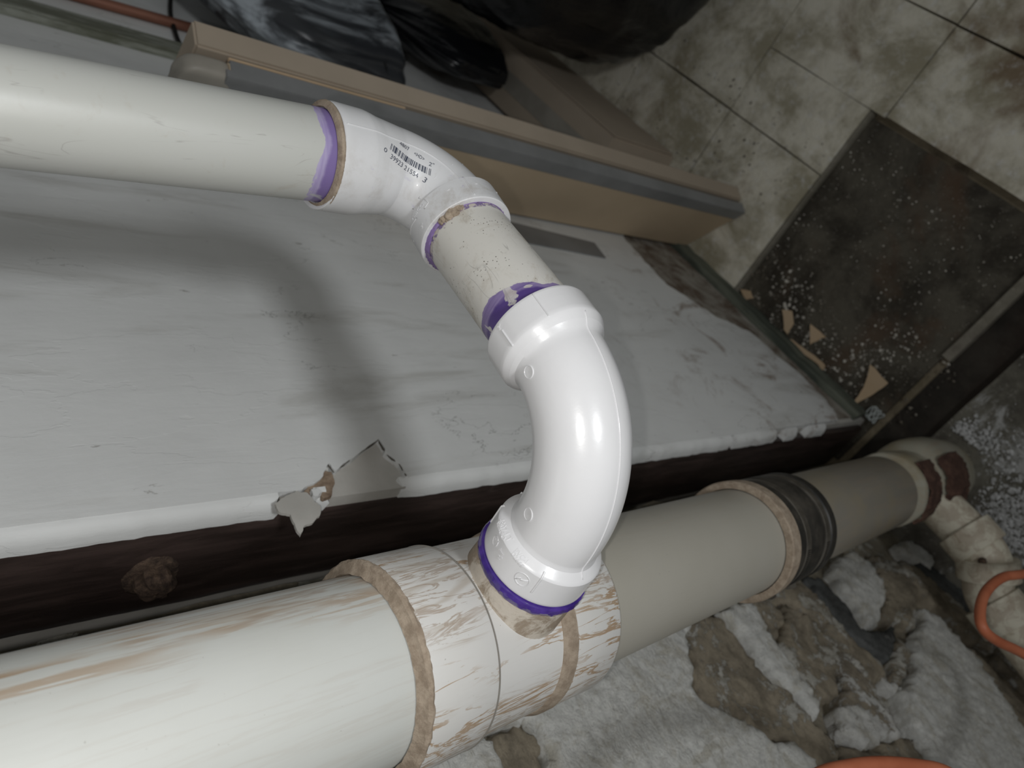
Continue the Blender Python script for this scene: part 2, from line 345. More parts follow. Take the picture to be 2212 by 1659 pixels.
M['s_half'] = stone_mat('half_whitewashed_stone', (0.74, 0.73, 0.69), (0.42, 0.36, 0.275), 0.02)
M['s_brown'] = stone_mat('bare_brown_stone', (0.62, 0.60, 0.54), (0.44, 0.375, 0.28), -0.03, 1.6)
M['s_slate'] = stone_mat('dark_slate', (0.24, 0.24, 0.23), (0.17, 0.175, 0.17), -0.1)
M['mortar'] = stone_mat('brown_lime_mortar', (0.55, 0.53, 0.46), (0.42, 0.37, 0.28), -0.04, 2.2)
# floor
def conc(name, a, b, stain, rough=0.8, sc=1.0, speck=0.0, oliv=None):
    g = G(name, rough, 0.3); c = g.mix(g.rng(g.noise(6*sc, 8, 0.7, 0.3), 0.38, 0.62), a, b)
    c = g.mix(mul(g, g.rng(g.noise(3.1*sc, 6, 0.6, 0.6, g.map((1, 1, 1), (5, 2, 1))), 0.52, 0.66), 0.85), c, stain)
    c = g.mix(g.rng(g.noise(42, 7, 0.75), 0.5, 0.72, 0, 0.5), c, tuple(min(0.8, k*1.4) for k in b))
    if speck: c = g.mix(mul(g, g.rng(g.noise(120, 5, 0.8), 0.60, 0.68), speck), c, (0.42, 0.40, 0.36))
    if speck > 0.8: c = g.mix(mul(g, g.rng(g.noise(9, 8, 0.75, 0.8), 0.54, 0.64), 0.9), c, (0.45, 0.45, 0.44))
    g.col(c); g.bump(g.noise(70, 7, 0.7), 0.003, 0.6); return g.m
M['floor'] = conc('olive_grey_concrete', (0.36, 0.325, 0.235), (0.74, 0.70, 0.59), (0.20, 0.14, 0.085))
M['joint'] = conc('joint_dirt', (0.17, 0.14, 0.09), (0.24, 0.20, 0.14), (0.05, 0.035, 0.025))
M['pad'] = conc('damp_black_concrete', (0.036, 0.030, 0.022), (0.105, 0.094, 0.072), (0.10, 0.06, 0.036), 0.75, 1.0, 0.35)
M['ledge'] = conc('salt_crusted_floor', (0.10, 0.092, 0.075), (0.17, 0.16, 0.13), (0.07, 0.06, 0.05), 0.9, 2.2, 0.9)

M['rim'] = conc('pad_rim_concrete', (0.17, 0.155, 0.12), (0.25, 0.23, 0.19), (0.12, 0.10, 0.08))
g = G('salt_crust', 0.95, 0.2); g.col(g.mix(g.rng(g.noise(90, 6), 0.35, 0.65), (0.38, 0.38, 0.37), (0.62, 0.62, 0.62))); g.bump(g.noise(300, 5), 0.003, 0.8); M['salt'] = g.m
g = G('mould_green_wood', 0.8, 0.2); g.col(g.mix(g.rng(g.noise(1, 6, 0.6, 0, g.map((6, 60, 60))), 0.35, 0.65), (0.060, 0.068, 0.055), (0.135, 0.145, 0.115))); g.bump(g.noise(60, 5), 0.002, 0.5); M['greenwood'] = g.m
g = G('grimy_painted_trim', 0.6, 0.3); g.col(g.mix(g.rng(g.noise(1, 7, 0.7, 0.6, g.map((40, 40, 8))), 0.42, 0.66), (0.13, 0.135, 0.10), (0.30, 0.31, 0.27))); g.bump(g.noise(60, 5), 0.002, 0.5); M['trim'] = g.m
def card(name, a, b):
    g = G(name, 0.8, 0.2); g.col(g.mix(g.rng(g.noise(5, 5), 0.3, 0.7), a, b)); g.bump(g.noise(1, 3, 0.5, 0, g.map((9, 9, 9))), 0.002, 0.2); return g.m
M['card'] = card('brown_cardboard', (0.47, 0.37, 0.255), (0.53, 0.42, 0.295)); M['card2'] = card('dull_brown_cardboard', (0.36, 0.30, 0.235), (0.42, 0.35, 0.275)); M['cardlight'] = card('cut_cardboard_edge', (0.52, 0.38, 0.24), (0.58, 0.44, 0.30))
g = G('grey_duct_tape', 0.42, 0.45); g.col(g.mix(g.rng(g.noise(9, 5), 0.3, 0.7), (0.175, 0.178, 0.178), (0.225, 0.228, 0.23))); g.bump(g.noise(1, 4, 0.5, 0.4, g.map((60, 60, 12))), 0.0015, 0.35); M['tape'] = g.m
g = G('clear_tape_film', 0.5, 0.4); g.col(g.mix(g.rng(g.noise(14, 5), 0.3, 0.7), (0.26, 0.24, 0.205), (0.33, 0.305, 0.265))); M['film'] = g.m
g = G('black_bag_plastic', 0.22, 0.5); g.col((0.008, 0.0085, 0.010)); g.bump(g.noise(1, 6, 0.6, 1.5, g.map((7, 7, 4))), 0.03, 0.35); M['bag'] = g.m
g = G('sheen_bag_plastic', 0.38, 0.6); g.col(g.mix(g.rng(g.noise(1, 5, 0.6, 0.8, g.map((9, 9, 4))), 0.42, 0.66), (0.03, 0.033, 0.038), (0.42, 0.46, 0.50))); g.bump(g.noise(1, 3, 0.5, 0.8, g.map((6, 6, 2.5))), 0.02, 0.35); M['bag2'] = g.m  # grey streaks put the bag's glossy sheen into its colour
g = G('copper_pipe', 0.5, 0.5, 0, 0.35); g.col(g.mix(g.rng(g.noise(1, 6, 0.6, 0, g.map((30, 30, 8))), 0.3, 0.7), (0.20, 0.085, 0.055), (0.30, 0.135, 0.09))); M['copper'] = g.m
g = G('black_rubber', 0.5, 0.4); g.col(g.mix(g.rng(g.noise(24, 6, 0.65), 0.42, 0.7), (0.020, 0.019, 0.017), (0.060, 0.053, 0.044))); g.bump(g.noise(120, 4), 0.0006, 0.3); M['rubber'] = g.m
g = G('dull_steel_band', 0.45, 0.5, 0, 0.6); g.col(g.mix(g.rng(g.noise(30, 5), 0.35, 0.65), (0.10, 0.09, 0.075), (0.24, 0.22, 0.19))); M['steel'] = g.m
g = G('dark_slot', 0.8, 0.2); g.col((0.012, 0.011, 0.010)); M['dark'] = g.m
g = G('crack_shade', 0.9, 0.1); g.col((0.10, 0.09, 0.075)); M['crack'] = g.m  # shade of the crack as colour, frontal light casts none there
g = G('orange_hose_rubber', 0.5, 0.35); g.col(g.mix(g.rng(g.noise(25, 5), 0.3, 0.7), (0.40, 0.115, 0.055), (0.50, 0.165, 0.085))); M['hose'] = g.m
g = G('red_hose_rubber', 0.5, 0.35); g.col(g.mix(g.rng(g.noise(25, 5), 0.3, 0.7), (0.33, 0.055, 0.022), (0.42, 0.085, 0.035))); M['hose2'] = g.m
g = G('grey_lint', 0.9, 0.1); g.col((0.42, 0.45, 0.44)); M['lint'] = g.m
g = G('crumb', 0.9, 0.2); g.col(g.mix(g.rng(g.noise(7, 2), 0.42, 0.58), (0.16, 0.14, 0.11), (0.55, 0.52, 0.46))); M['crumb'] = g.m

# ------------------------------------------------------------------ the floor: scored concrete squares, sunken pad, ledge
FL = bpy.data.objects.new('floor', None)
bm = bmesh.new(); bmbox(bm, (0.9, 0.2, -0.06), (6.2, 5.6, 0.08))
floor = struct(frombm('floor', bm, M['joint'])); bpy.data.objects.remove(FL)
TX = [-2.0, -1.6, -1.25, -0.92, -0.585, -0.25, 0.085, 0.42, 0.755, 1.088, 1.424, 1.76, 2.1, 2.44, 2.78, 3.12, 3.45, 3.8]
TY = [-2.5, -2.19, -1.86, -1.52, -1.18, -0.84, -0.503, -0.168, 0.018, 0.17, 0.49, 0.64]
def tile(x0, x1, y0, y1, mat=None, top=0.0, name='concrete_square', g_=0.0022, d=0.05):
    nx = max(1, int((x1-x0)/0.06)); ny = max(1, int((y1-y0)/0.06)); V = []; F = []
    x0 += g_; x1 -= g_; y0 += g_; y1 -= g_; ph = random.random()*9
    for j in range(ny+1):
        for i in range(nx+1):
            x = x0+(x1-x0)*i/nx; y = y0+(y1-y0)*j/ny; e = (i in (0, nx)) or (j in (0, ny))
            V.append((x+(0.0016*N3(x, y, ph, 30) if e else 0), y+(0.0016*N3(y, x, ph, 30) if e else 0), top+0.0016*N3(x, y, 1, 9)-(0.0012 if e else 0)))
    for j in range(ny):
        for i in range(nx): a = j*(nx+1)+i; F.append((a, a+1, a+nx+2, a+nx+1))
    rim = [i for i in range(nx+1)]+[j*(nx+1)+nx for j in range(1, ny+1)]+[ny*(nx+1)+i for i in range(nx-1, -1, -1)]+[j*(nx+1) for j in range(ny-1, 0, -1)]
    b = len(V)
    for k in rim: V.append((V[k][0], V[k][1], -d))
    for q in range(len(rim)): q2 = (q+1) % len(rim); F.append((rim[q2], rim[q], b+q, b+q2))
    o = mesh(name, V, F, mat or M['floor'], None, False); adopt(o, floor); return o
TYA = [-2.5, -2.19, -1.86, -1.52, -1.18, -0.84, -0.503, -0.168, 0.17, 0.60]
for i in range(len(TX)-1):
    for j in range(len(TYA)-1):
        x0, x1, y0, y1 = TX[i], TX[i+1], TYA[j], TYA[j+1]
        if x0 >= 0.75: 
            if x0 < 0.80 and y1 > 0.1:
                if y0 < 0: tile(x0, x1, y0, 0.0195, g_=0.0008); tile(0.791, x1, 0.0195, y1, g_=0.0008)
                else: tile(0.791, x1, y0, y1)
            else: tile(x0, x1, y0, y1)
        elif y1 < -0.1: tile(x0, x1, y0, y1)
        elif j == 7: tile(x0, x1, y0, 0.018)
pad = tile(0.352, 0.782, 0.030, 0.60, M['pad'], -0.010, 'sunken_pad', 0.0, 0.05); pad['label'] = 'dark damp concrete pad set into the floor'
rim = tile(0.334, 0.352, 0.020, 0.30, M['rim'], 0.002, 'pad_rim', 0.0); rim['label'] = 'pale rim of the pad'
rim2 = tile(0.782, 0.790, 0.022, 0.49, M['rim'], 0.001, 'pad_rim', 0.0)
M['gap_shade'] = conc('black_gap_shade', (0.018, 0.015, 0.012), (0.045, 0.038, 0.030), (0.03, 0.02, 0.015))  # near-black colour paints a deep gap's shade onto a shallow bed
gap = tile(0.256, 0.336, 0.022, 0.60, M['gap_shade'], -0.016, 'gap_bed', 0.0); gap['label'] = 'gap beside the pad, its deep shade painted black'
ledge = tile(-1.9, 0.258, 0.022, 0.66, M['ledge'], 0.004, 'crusted_slab', 0.0); ledge['label'] = 'speckled slab crusted with white salts'

# ------------------------------------------------------------------ stone wall (left, recessed) with the stack in front
SY = 0.605
def relief(x, z): return 0.010*N3(x, 0.3, z, 7)+0.006*N3(x, 2.2, z, 24)+0.0025*N3(x, 5.2, z, 80)
def grid_wall(name, x0, x1, z0, z1, st, mat):
    nx = int((x1-x0)/st); nz = int((z1-z0)/st); V = []; F = []
    for j in range(nz+1):
        for i in range(nx+1):
            x = x0+(x1-x0)*i/nx; z = z0+(z1-z0)*j/nz; V.append((x, SY+0.014+relief(x, z), z))
    for j in range(nz):
        for i in range(nx): a = j*(nx+1)+i; F.append((a, a+1, a+nx+2, a+nx+1))
    b = len(V); V += [(x0, SY+0.2, z0), (x1, SY+0.2, z0), (x1, SY+0.2, z1), (x0, SY+0.2, z1)]
    F += [(b, b+1, b+2, b+3)]
    c = [0, nx, (nz+1)*(nx+1)-1, nz*(nx+1)]
    lo = list(range(0, nx+1)); F.append(tuple(lo)+(b+1, b)); hi = list(range(nz*(nx+1), (nz+1)*(nx+1))); F.append(tuple(hi[::-1])+(b+3, b+2))
    le = [j*(nx+1) for j in range(nz+1)]; F.append(tuple(le[::-1])+(b, b+3)); ri = [j*(nx+1)+nx for j in range(nz+1)]; F.append(tuple(ri)+(b+2, b+1))
    return mesh(name, V, F, mat)
wl = struct(grid_wall('wall_left', -1.9, 0.352, -0.02, 2.35, 0.016, M['mortar']))
def inpoly(x, y, P):
    c = False; j = len(P)-1
    for i in range(len(P)):
        if (P[i][1] > y) != (P[j][1] > y) and x < (P[j][0]-P[i][0])*(y-P[i][1])/(P[j][1]-P[i][1]+1e-12)+P[i][0]: c = not c
        j = i
    return c
def edist(x, y, A, B):
    P = np.array([x, y]); d = B-A; t = np.clip(((P-A)*d).sum(1)/((d*d).sum(1)+1e-12), 0, 1); return float(np.sqrt((((A+d*t[:, None])-P)**2).sum(1).min()))
def stone(poly, h, mat, step=0.008, name='stone', jit=0.0035, rgh=1.0, edge=0.004, label=None, base=0.0):
    P = []
    for i in range(len(poly)):                              # ragged outline
        a = Vector(poly[i]); b = Vector(poly[(i+1) % len(poly)]); L = (b-a).length; k = max(1, int(L/(step*0.8)))
        nrm = Vector((-(b-a).y, (b-a).x)).normalized()
        for q in range(k):
            p = a.lerp(b, q/k); p = p+nrm*jit*2.2*N3(p.x, p.y, 3.3, 60, 3); P.append((p.x, p.y))
    xs = [p[0] for p in P]; ys = [p[1] for p in P]; pts = [Vector(p) for p in P]; nb = len(P)
    A = np.array(P); B = np.roll(A, -1, 0)
    x = min(xs)
    while x < max(xs):
        y = min(ys)
        while y < max(ys):
            qx = x+random.uniform(-.25, .25)*step; qy = y+random.uniform(-.25, .25)*step
            if inpoly(qx, qy, P) and edist(qx, qy, A, B) > step*0.45: pts.append(Vector((qx, qy)))
            y += step
        x += step
    r = delaunay_2d_cdt(pts, [(i, (i+1) % nb) for i in range(nb)], [], 1, 1e-6)
    V2, F2 = r[0], [tuple(f) for f in r[2]]
    V = []; seed = random.random()*20
    for v in V2:
        d = edist(v.x, v.y, A, B); k = min(1.0, d/edge); k = math.sqrt(max(0.0, k*(2-k)))
        hh = h*(0.35+0.65*k)+rgh*(0.0016*N3(v.x, seed, v.y, 14)+0.0015*N3(v.x, seed, v.y, 60)+0.0034*N3(v.x, seed, v.y, 170))*(0.5+0.5*k)
        V.append((v.x, SY-base-hh, v.y))
    cnt = {}
    for f in F2:
        for i in range(len(f)):
            a, b = f[i], f[(i+1) % len(f)]; cnt[(min(a, b), max(a, b))] = cnt.get((min(a, b), max(a, b)), 0)+1
    F = [f if True else f for f in F2]; mp = {}
    for f in F2:
        for i in range(len(f)):
            a, b = f[i], f[(i+1) % len(f)]
            if cnt[(min(a, b), max(a, b))] == 1:
                for q in (a, b):
                    if q not in mp: mp[q] = len(V); V.append((V[q][0], SY+0.035, V[q][2]))
                F.append((b, a, mp[a], mp[b]))
    bm = bmesh.new(); vs = [bm.verts.new(v) for v in V]
    for f in F:
        try: bm.faces.new([vs[i] for i in f])
        except ValueError: pass
    bmesh.ops.recalc_face_normals(bm, faces=bm.faces)
    o = frombm(name, bm, mat, None, True); adopt(o, wl); o.data.materials[0] = mat
    if label: o['label'] = label
    return o
def pxs(L, y=None): 
    return [(q.x, q.z) for q in (on(a, b, 1, SY if y is None else y) for a, b in L)]
SW, SB, SH, SD = M['s_white'], M['s_brown'], M['s_half'], M['s_slate']
ST = [
 ([(800, 1659), (900, 1630), (960, 1597), (1010, 1588), (1045, 1602), (1066, 1640), (1085, 1668), (1080, 1790), (700, 1800)], 0.020, SW),
 ([(1062, 1592), (1090, 1583), (1120, 1566), (1150, 1590), (1168, 1632), (1160, 1660), (1185, 1760), (1095, 1760), (1090, 1665), (1066, 1630)], 0.006, SB),
 ([(980, 1560), (1100, 1500), (1300, 1400), (1482, 1350), (1476, 1410), (1486, 1450), (1484, 1490), (1500, 1522), (1545, 1540), (1600, 1568), (1655, 1610), (1700, 1606), (1745, 1652), (1800, 1760), (1640, 1800), (1300, 1830), (1195, 1780), (1172, 1650), (1172, 1625), (1152, 1585), (1120, 1560), (1080, 1578), (1040, 1590)], 0.024, SW),
 ([(1486, 1350), (1540, 1330), (1600, 1395), (1650, 1470), (1700, 1500), (1760, 1570), (1800, 1600), (1810, 1680), (1748, 1645), (1700, 1598), (1655, 1602), (1600, 1560), (1545, 1532), (1506, 1516), (1490, 1480), (1492, 1440), (1482, 1400)], 0.012, SB),
 ([(1545, 1325), (1605, 1300), (1632, 1328), (1650, 1370), (1690, 1430), (1745, 1492), (1770, 1540), (1755, 1560), (1705, 1500), (1655, 1460), (1605, 1385)], 0.022, SW),
 ([(1612, 1300), (1650, 1290), (1690, 1320), (1688, 1350), (1670, 1385), (1650, 1350), (1630, 1320)], 0.010, SB),
 ([(1694, 1310), (1760, 1350), (1815, 1420), (1800, 1470), (1810, 1500), (1760, 1530), (1700, 1440), (1672, 1395), (1692, 1350)], 0.016, SB),
 ([(1660, 1285), (1720, 1262), (1760, 1290), (1800, 1345), (1850, 1395), (1900, 1440), (1915, 1470), (1870, 1480), (1820, 1410), (1765, 1342), (1695, 1304)], 0.014, SB),
 ([(1745, 1248), (1775, 1252), (1830, 1310), (1862, 1362), (1900, 1368), (1930, 1355), (1935, 1395), (1918, 1428), (1880, 1402), (1845, 1385), (1800, 1335)], 0.004, SD),
 ([(1790, 1225), (1830, 1198), (1870, 1225), (1900, 1265), (1906, 1300), (1890, 1330), (1888, 1355), (1870, 1358), (1840, 1315), (1815, 1275)], 0.024, SW),
 ([(1880, 1200), (1930, 1215), (1985, 1280), (1975, 1315), (1970, 1360), (1935, 1345), (1900, 1350), (1897, 1325), (1914, 1298), (1900, 1250)], 0.012, SB),
 ([(1935, 1380), (1955, 1400), (1960, 1440), (1945, 1478), (1925, 1462), (1920, 1430)], 0.014, SB),
 ([(1790, 1405), (1815, 1425), (1860, 1470), (1905, 1530), (1935, 1600), (1900, 1600), (1860, 1620), (1815, 1590), (1800, 1550), (1812, 1500), (1805, 1470)], 0.022, SH),
 ([(1875, 1430), (1915, 1475), (1950, 1490), (1930, 1500), (1905, 1480)], 0.012, SH),
 ([(1980, 1318), (2020, 1345), (2060, 1390), (2105, 1440), (2160, 1520), (2215, 1600), (2290, 1720), (2180, 1790), (2060, 1760), (2010, 1665), (1975, 1600), (1938, 1530), (1932, 1500), (1952, 1482), (1966, 1440), (1962, 1395), (1978, 1370), (1980, 1340)], 0.026, SW),
 ([(2068, 1388), (2120, 1425), (2200, 1500), (2290, 1600), (2290, 1700), (2218, 1592), (2165, 1512), (2110, 1432)], 0.010, SB),
 ([(2160, 1395), (2212, 1430), (2270, 1480), (2290, 1590), (2212, 1505), (2140, 1430)], 0.018, SH),
 ([(1930, 1180), (1958, 1170), (1990, 1195), (2015, 1222), (2005, 1236), (1975, 1218), (1945, 1200)], 0.020, SW),
 ([(2015, 1165), (2050, 1180), (2075, 1215), (2068, 1238), (2040, 1215), (2018, 1190)], 0.016, SH),
 ([(1940, 1215), (1965, 1222), (2040, 1290), (2110, 1355), (2158, 1395), (2140, 1412), (2080, 1375), (2010, 1315), (1950, 1245)], 0.020, SB),
 ([(1985, 1205), (2050, 1258), (2120, 1325), (2170, 1385), (2162, 1392), (2110, 1345), (2040, 1280), (1975, 1222)], 0.012, SD),
 ([(1935, 1600), (1965, 1600), (2000, 1670), (2040, 1760), (1820, 1790), (1812, 1690), (1812, 1610), (1860, 1632)], 0.014, SB),
]
polys = []
for L, h, mt in ST:
    P = pxs(L); polys.append(P); stone(P, h*0.6, mt, 0.0055)
# the courses that carry on outside the picture
z = 0.02; bxs = [(min(p[0] for p in P), max(p[0] for p in P), min(p[1] for p in P), max(p[1] for p in P)) for P in polys]
while z < 2.25:
    hh = random.uniform(0.09, 0.19); x = -1.85
    while x < 0.30:
        ww = random.uniform(0.18, 0.42); x1 = min(x+ww, 0.335)
        def hit(): return any(not (x1 < a-0.0 or x > b+0.0 or z+hh < c-0.0 or z > d+0.0) for a, b, c, d in bxs)
        if x1-x > 0.08 and not hit():
            P = [(x+0.01, z+0.012), ((x+x1)/2, z+0.006+random.uniform(0, .012)), (x1-0.012, z+0.014), (x1-0.006, z+hh*0.6), (x1-0.02, z+hh-0.014), ((x+x1)/2, z+hh-0.004-random.uniform(0, .014)), (x+0.02, z+hh-0.012), (x+0.006, z+hh*0.4)]
            stone(P, random.uniform(0.012, 0.028), random.choice([SW, SW, SH, SB]), 0.016, edge=0.02)
        x = x1
    z += hh

# ------------------------------------------------------------------ white wall (right) with its peeled patch, and the dark post
WY = 0.49
def extrude_poly(name, P, y0, y1, mat, holes=None, parent=None):
    """polygon in (x,z) filled between y0 (front) and y1"""
    pts = [Vector(p) for p in P]; n = len(pts); r = delaunay_2d_cdt(pts, [(i, (i+1) % n) for i in range(n)], [], 1, 1e-7)
    bm = bmesh.new(); f_ = [bm.verts.new((v.x, y0, v.y)) for v in r[0]]; b_ = [bm.verts.new((v.x, y1, v.y)) for v in r[0]]
    cnt = {}
    for f in r[2]:
        for i in range(len(f)): e = (f[i], f[(i+1) % len(f)]); cnt[e] = 1
    for f in r[2]:
        bm.faces.new([f_[i] for i in f]); bm.faces.new([b_[i] for i in f][::-1])
    for (a, b) in cnt:
        if (b, a) not in cnt: bm.faces.new([f_[a], b_[a], b_[b], f_[b]])
    bmesh.ops.recalc_face_normals(bm, faces=bm.faces)
    o = frombm(name, bm, mat); 
    if parent: adopt(o, parent)
    return o
def ragged(L, amp, k=6, seed=0.0, fr=60):
    out = []
    for i in range(len(L)-1):
        a, b = Vector(L[i]), Vector(L[i+1]); nrm = Vector((-(b-a).y, (b-a).x)).normalized()
        for q in range(k): p = a.lerp(b, q/k); out.append(p+nrm*amp*N3(p.x, seed, p.y, fr, 3)*(0 if q == 0 else 1))
    out.append(Vector(L[-1])); return [(p.x, p.y) for p in out]
bm = bmesh.new(); bmbox(bm, (2.0, WY+0.105, 1.16), (3.26, 0.20, 2.36)); wr = struct(frombm('wall_right', bm, M['plaster']))
XE = 0.3680
notch = [on(a, b, 1, WY) for a, b in [(0, 1151)]]
pa = lambda L: [(q.x, q.z) for q in (on(a, b, 1, WY) for a, b in L)]
edgeL = pa([(600, 1088), (652, 1066), (690, 1040), (708, 1005), (720, 1022), (745, 1003), (780, 978), (816, 952), (836, 985), (862, 1005), (880, 1035), (887, 1045), (878, 1062)])
low = [(3.6, 0.0), (1.5, 0.02), (1.1, 0.15), (0.95, 0.245), (0.86, 0.25), (0.80, 0.255), (0.74, 0.225), (0.68, 0.18), (0.64, 0.11), (0.576, 0.10), (0.505, 0.085), (0.43, 0.09), (0.40, 0.10), (XE+0.004, 0.13)]
edgeL = [(max(x_, XE), z_) for x_, z_ in edgeL]
outer = ragged(low, 0.010, 8, 1.0, 25)+[(XE, 0.5), (XE, edgeL[-1][1]-0.03)]+ragged(edgeL[::-1], 0.0016, 5, 2.0, 120)+[(XE, edgeL[0][1]+0.02), (XE, 2.34), (3.6, 2.34)]
skin = extrude_poly('paint_layer', outer, WY-0.0035, WY+0.006, M['wall'], parent=wr); ce = tube('crack_edge_shade', [(x_, WY-0.0012, z_) for x_, z_ in ragged(edgeL[3:], 0.0016, 5, 2.0, 120)], 0.0011, M['crack'], None, 6, rf=lambda t, a: 0.5+0.9*abs(N3(t*9, 1, 2, 1.0))); adopt(ce, wr); ce['label'] = 'dark crack around the peeled patch'
skin['label'] = 'grey-white painted plaster, peeled at its edge'
bm = bmesh.new(); bmbox(bm, (2.0, WY+0.0035, 0.155), (3.24, 0.004, 0.31)); o = frombm('dirty_render', bm, M['dirtyplaster']); adopt(o, wr); o['label'] = 'brown-grey damp render below the paint'
# rounded white corner strip, cracked along its edge, broken at the peeled patch
def corner_strip(z0, z1, name='corner_strip'):
    V = []; F = []; prof = [(XE+0.0008, WY-0.0030), (XE-0.003, WY-0.0022), (XE-0.0080, WY+0.002), (XE-0.0105, WY+0.0085), (XE-0.0105, WY+0.019), (XE+0.004, WY+0.019)]
    n = max(2, int((z1-z0)/0.008))
    for j in range(n+1):
        z = z0+(z1-z0)*j/n; w_ = 0.0018*N3(0, 4, z, 30)+0.0008*N3(0, 7, z, 150)
        e = 0.004*abs(N3(3, 1, z, 120)) if j in (0, n) else 0
        for k, (x, y) in enumerate(prof): V.append((x+w_*(1 if k in (1, 2, 3, 4) else 0), y+w_*0.4*(k in (1, 2)), z+(e+0.006*N3(k*3.1, z, 1, 5) if j in (0, n) else 0)))
    m_ = len(prof)
    for j in range(n):
        for k in range(m_-1): F.append((j*m_+k, j*m_+k+1, (j+1)*m_+k+1, (j+1)*m_+k))
    F.append(tuple(range(m_))); F.append(tuple(n*m_+k for k in range(m_))[::-1])
    o = mesh(name, V, F, M['wall']); sharp(o, 40); adopt(o, wr); return o
zA = on(880, 1070, 1, WY).z; zB = on(600, 1105, 1, WY).z
corner_strip(0.19, 0.255); corner_strip(0.30, 0.335); corner_strip(0.37, 0.50); corner_strip(0.512, zA); corner_strip(zB-0.004, 2.33)
zc0, zc1 = on(718, 1090, 1, WY).z, on(690, 1092, 1, WY).z
corner_strip(zc0, zc1)
# bare corner where the strip has gone
bm = bmesh.new(); bmbox(bm, ((XE-0.0080+0.39)/2, WY+0.0125, (zA+zB)/2), (0.39-XE+0.0080, 0.018, zB-zA+0.012)); o = frombm('bare_corner', bm, M['plaster']); adopt(o, wr)
bp = pa([(655, 1068), (672, 1040), (698, 1018), (716, 1020), (722, 1040), (716, 1072), (700, 1078), (690, 1070)])
o = extrude_poly('exposed_backing', ragged(bp+[bp[0]], 0.002, 5, 4, 100)[:-1], WY-0.001, WY+0.004, M['backing'], parent=wr); o['label'] = 'small brown patch of bare backing'
ck = pa([(668, 1066), (682, 1062), (692, 1072), (684, 1080), (672, 1078)]); o = extrude_poly('plaster_crumb', ragged(ck+[ck[0]], 0.002, 4, 4, 100)[:-1], WY-0.006, WY+0.002, M['wall'], parent=wr)
# the loose flake that hangs over the post
fk = [(q.x, q.z) for q in (on(a, b, 1, WY-0.006) for a, b in [(592, 1092), (612, 1078), (640, 1064), (662, 1068), (676, 1085), (690, 1096), (689, 1118), (674, 1133), (655, 1140), (648, 1160), (636, 1140), (626, 1115), (602, 1110)])]
fo = extrude_poly('loose_plaster_flake', ragged(fk+[fk[0]], 0.0016, 5, 6, 120)[:-1], WY-0.0085, WY-0.0055, M['plaster'])
tag(fo, 'loose grey plaster flake hanging over the dark post beside the peeled patch', 'plaster flake')
# end face of the wall: the dark post with its rusty bolt
PX = XE-0.0098
post = thing('post', 'dark brown painted post between the white wall and the stone wall', 'post', (PX+0.02, 0.56, 0))
bm = bmesh.new(); V = []; F = []
n = 150
for j in range(n+1):
    z = 0.002+2.33*j/n
    for k, (x, y) in enumerate([(PX+0.012, WY+0.0175), (PX+0.001, WY+0.0178), (PX, WY+0.021), (PX, 0.54), (PX, 0.58), (PX, 0.612), (PX+0.002, 0.622), (PX+0.02, 0.630)]):
        V.append((x+(0.0012*N3(y, 3, z, 14) if 1 <= k <= 6 else 0), y, z))
for j in range(n):
    for k in range(7): F.append((j*8+k, j*8+k+1, (j+1)*8+k+1, (j+1)*8+k))
F.append(tuple(range(8))); F.append(tuple(n*8+k for k in range(8))[::-1]); F += [(j*8+7, j*8, (j+1)*8, (j+1)*8+7) for j in range(n)]
body = mesh('post_board', V, F, M['post']); sharp(body, 30); adopt(body, post)
bc = on(325, 1243, 0, PX)
def blob(name, c, r, sq, mat, amp, fr, parent=None, seg=40, rings=20, nrm=None, seed=0.0):
    bm = bmesh.new(); bmesh.ops.create_uvsphere(bm, u_segments=seg, v_segments=rings, radius=1.0)
    for v in bm.verts:
        q = v.co*(1+amp*N3(v.co.x+seed, v.co.y, v.co.z, fr)); v.co = Vector((q.x*r*sq[0], q.y*r*sq[1], q.z*r*sq[2]))+Vector(c)
    o = frombm(name, bm, mat, None, True)
    if parent: adopt(o, parent)
    return o
o = blob('washer', (bc.x+0.001, bc.y, bc.z), 0.0245, (0.16, 1.08, 0.92), M['rust'], 0.10, 3.4, post, seed=2); 
nb = lathe('bolt_head', [(-0.004, 0.0145), (0.008, 0.0155), (0.0125, 0.013), (0.0150, 0.008), (0.0155, 0.0005)], M['rust'], (bc.x-0.004, bc.y, bc.z-0.002), (-1, 0, 0), post, 28, rough=lambda z, a: 0.0016*math.cos(6*a)+0.0018*N3(math.cos(a), math.sin(a), z*60, 2.5))
nb['label'] = 'rusted bolt head'
# baseboard and trims on the white wall
bm = bmesh.new(); V = []; F = []; nn = 110
for j in range(nn+1):
    x = 0.372+2.9*(j/nn)**1.5; q = 0.004*N3(x, 1, 0, 12); t = 0.045+0.004*N3(x, 5, 0, 14)
    V += [(x, WY-0.014+q, 0.0), (x, WY-0.013+q, t-0.004), (x, WY-0.009+q, t), (x, WY+0.004, t+0.002)]
for j in range(nn):
    for k in range(3): F.append((j*4+k, (j+1)*4+k, (j+1)*4+k+1, j*4+k+1))
F += [(0, 1, 2, 3), (nn*4+3, nn*4+2, nn*4+1, nn*4)]
bb = struct(mesh('baseboard_right', V, F, M['greenwood'], None, False), 'dark mouldy green-grey baseboard at the foot of the white wall')
bm = bmesh.new(); bmbox(bm, (0, 0, 0), (0.050, 0.020, 2.32), None, 0.004)
tr = frombm('trim_1', bm, M['trim'], None, True); sharp(tr); tr.location = (1.345, WY-0.010, 1.165); struct(tr, 'grimy vertical trim strip on the white wall')

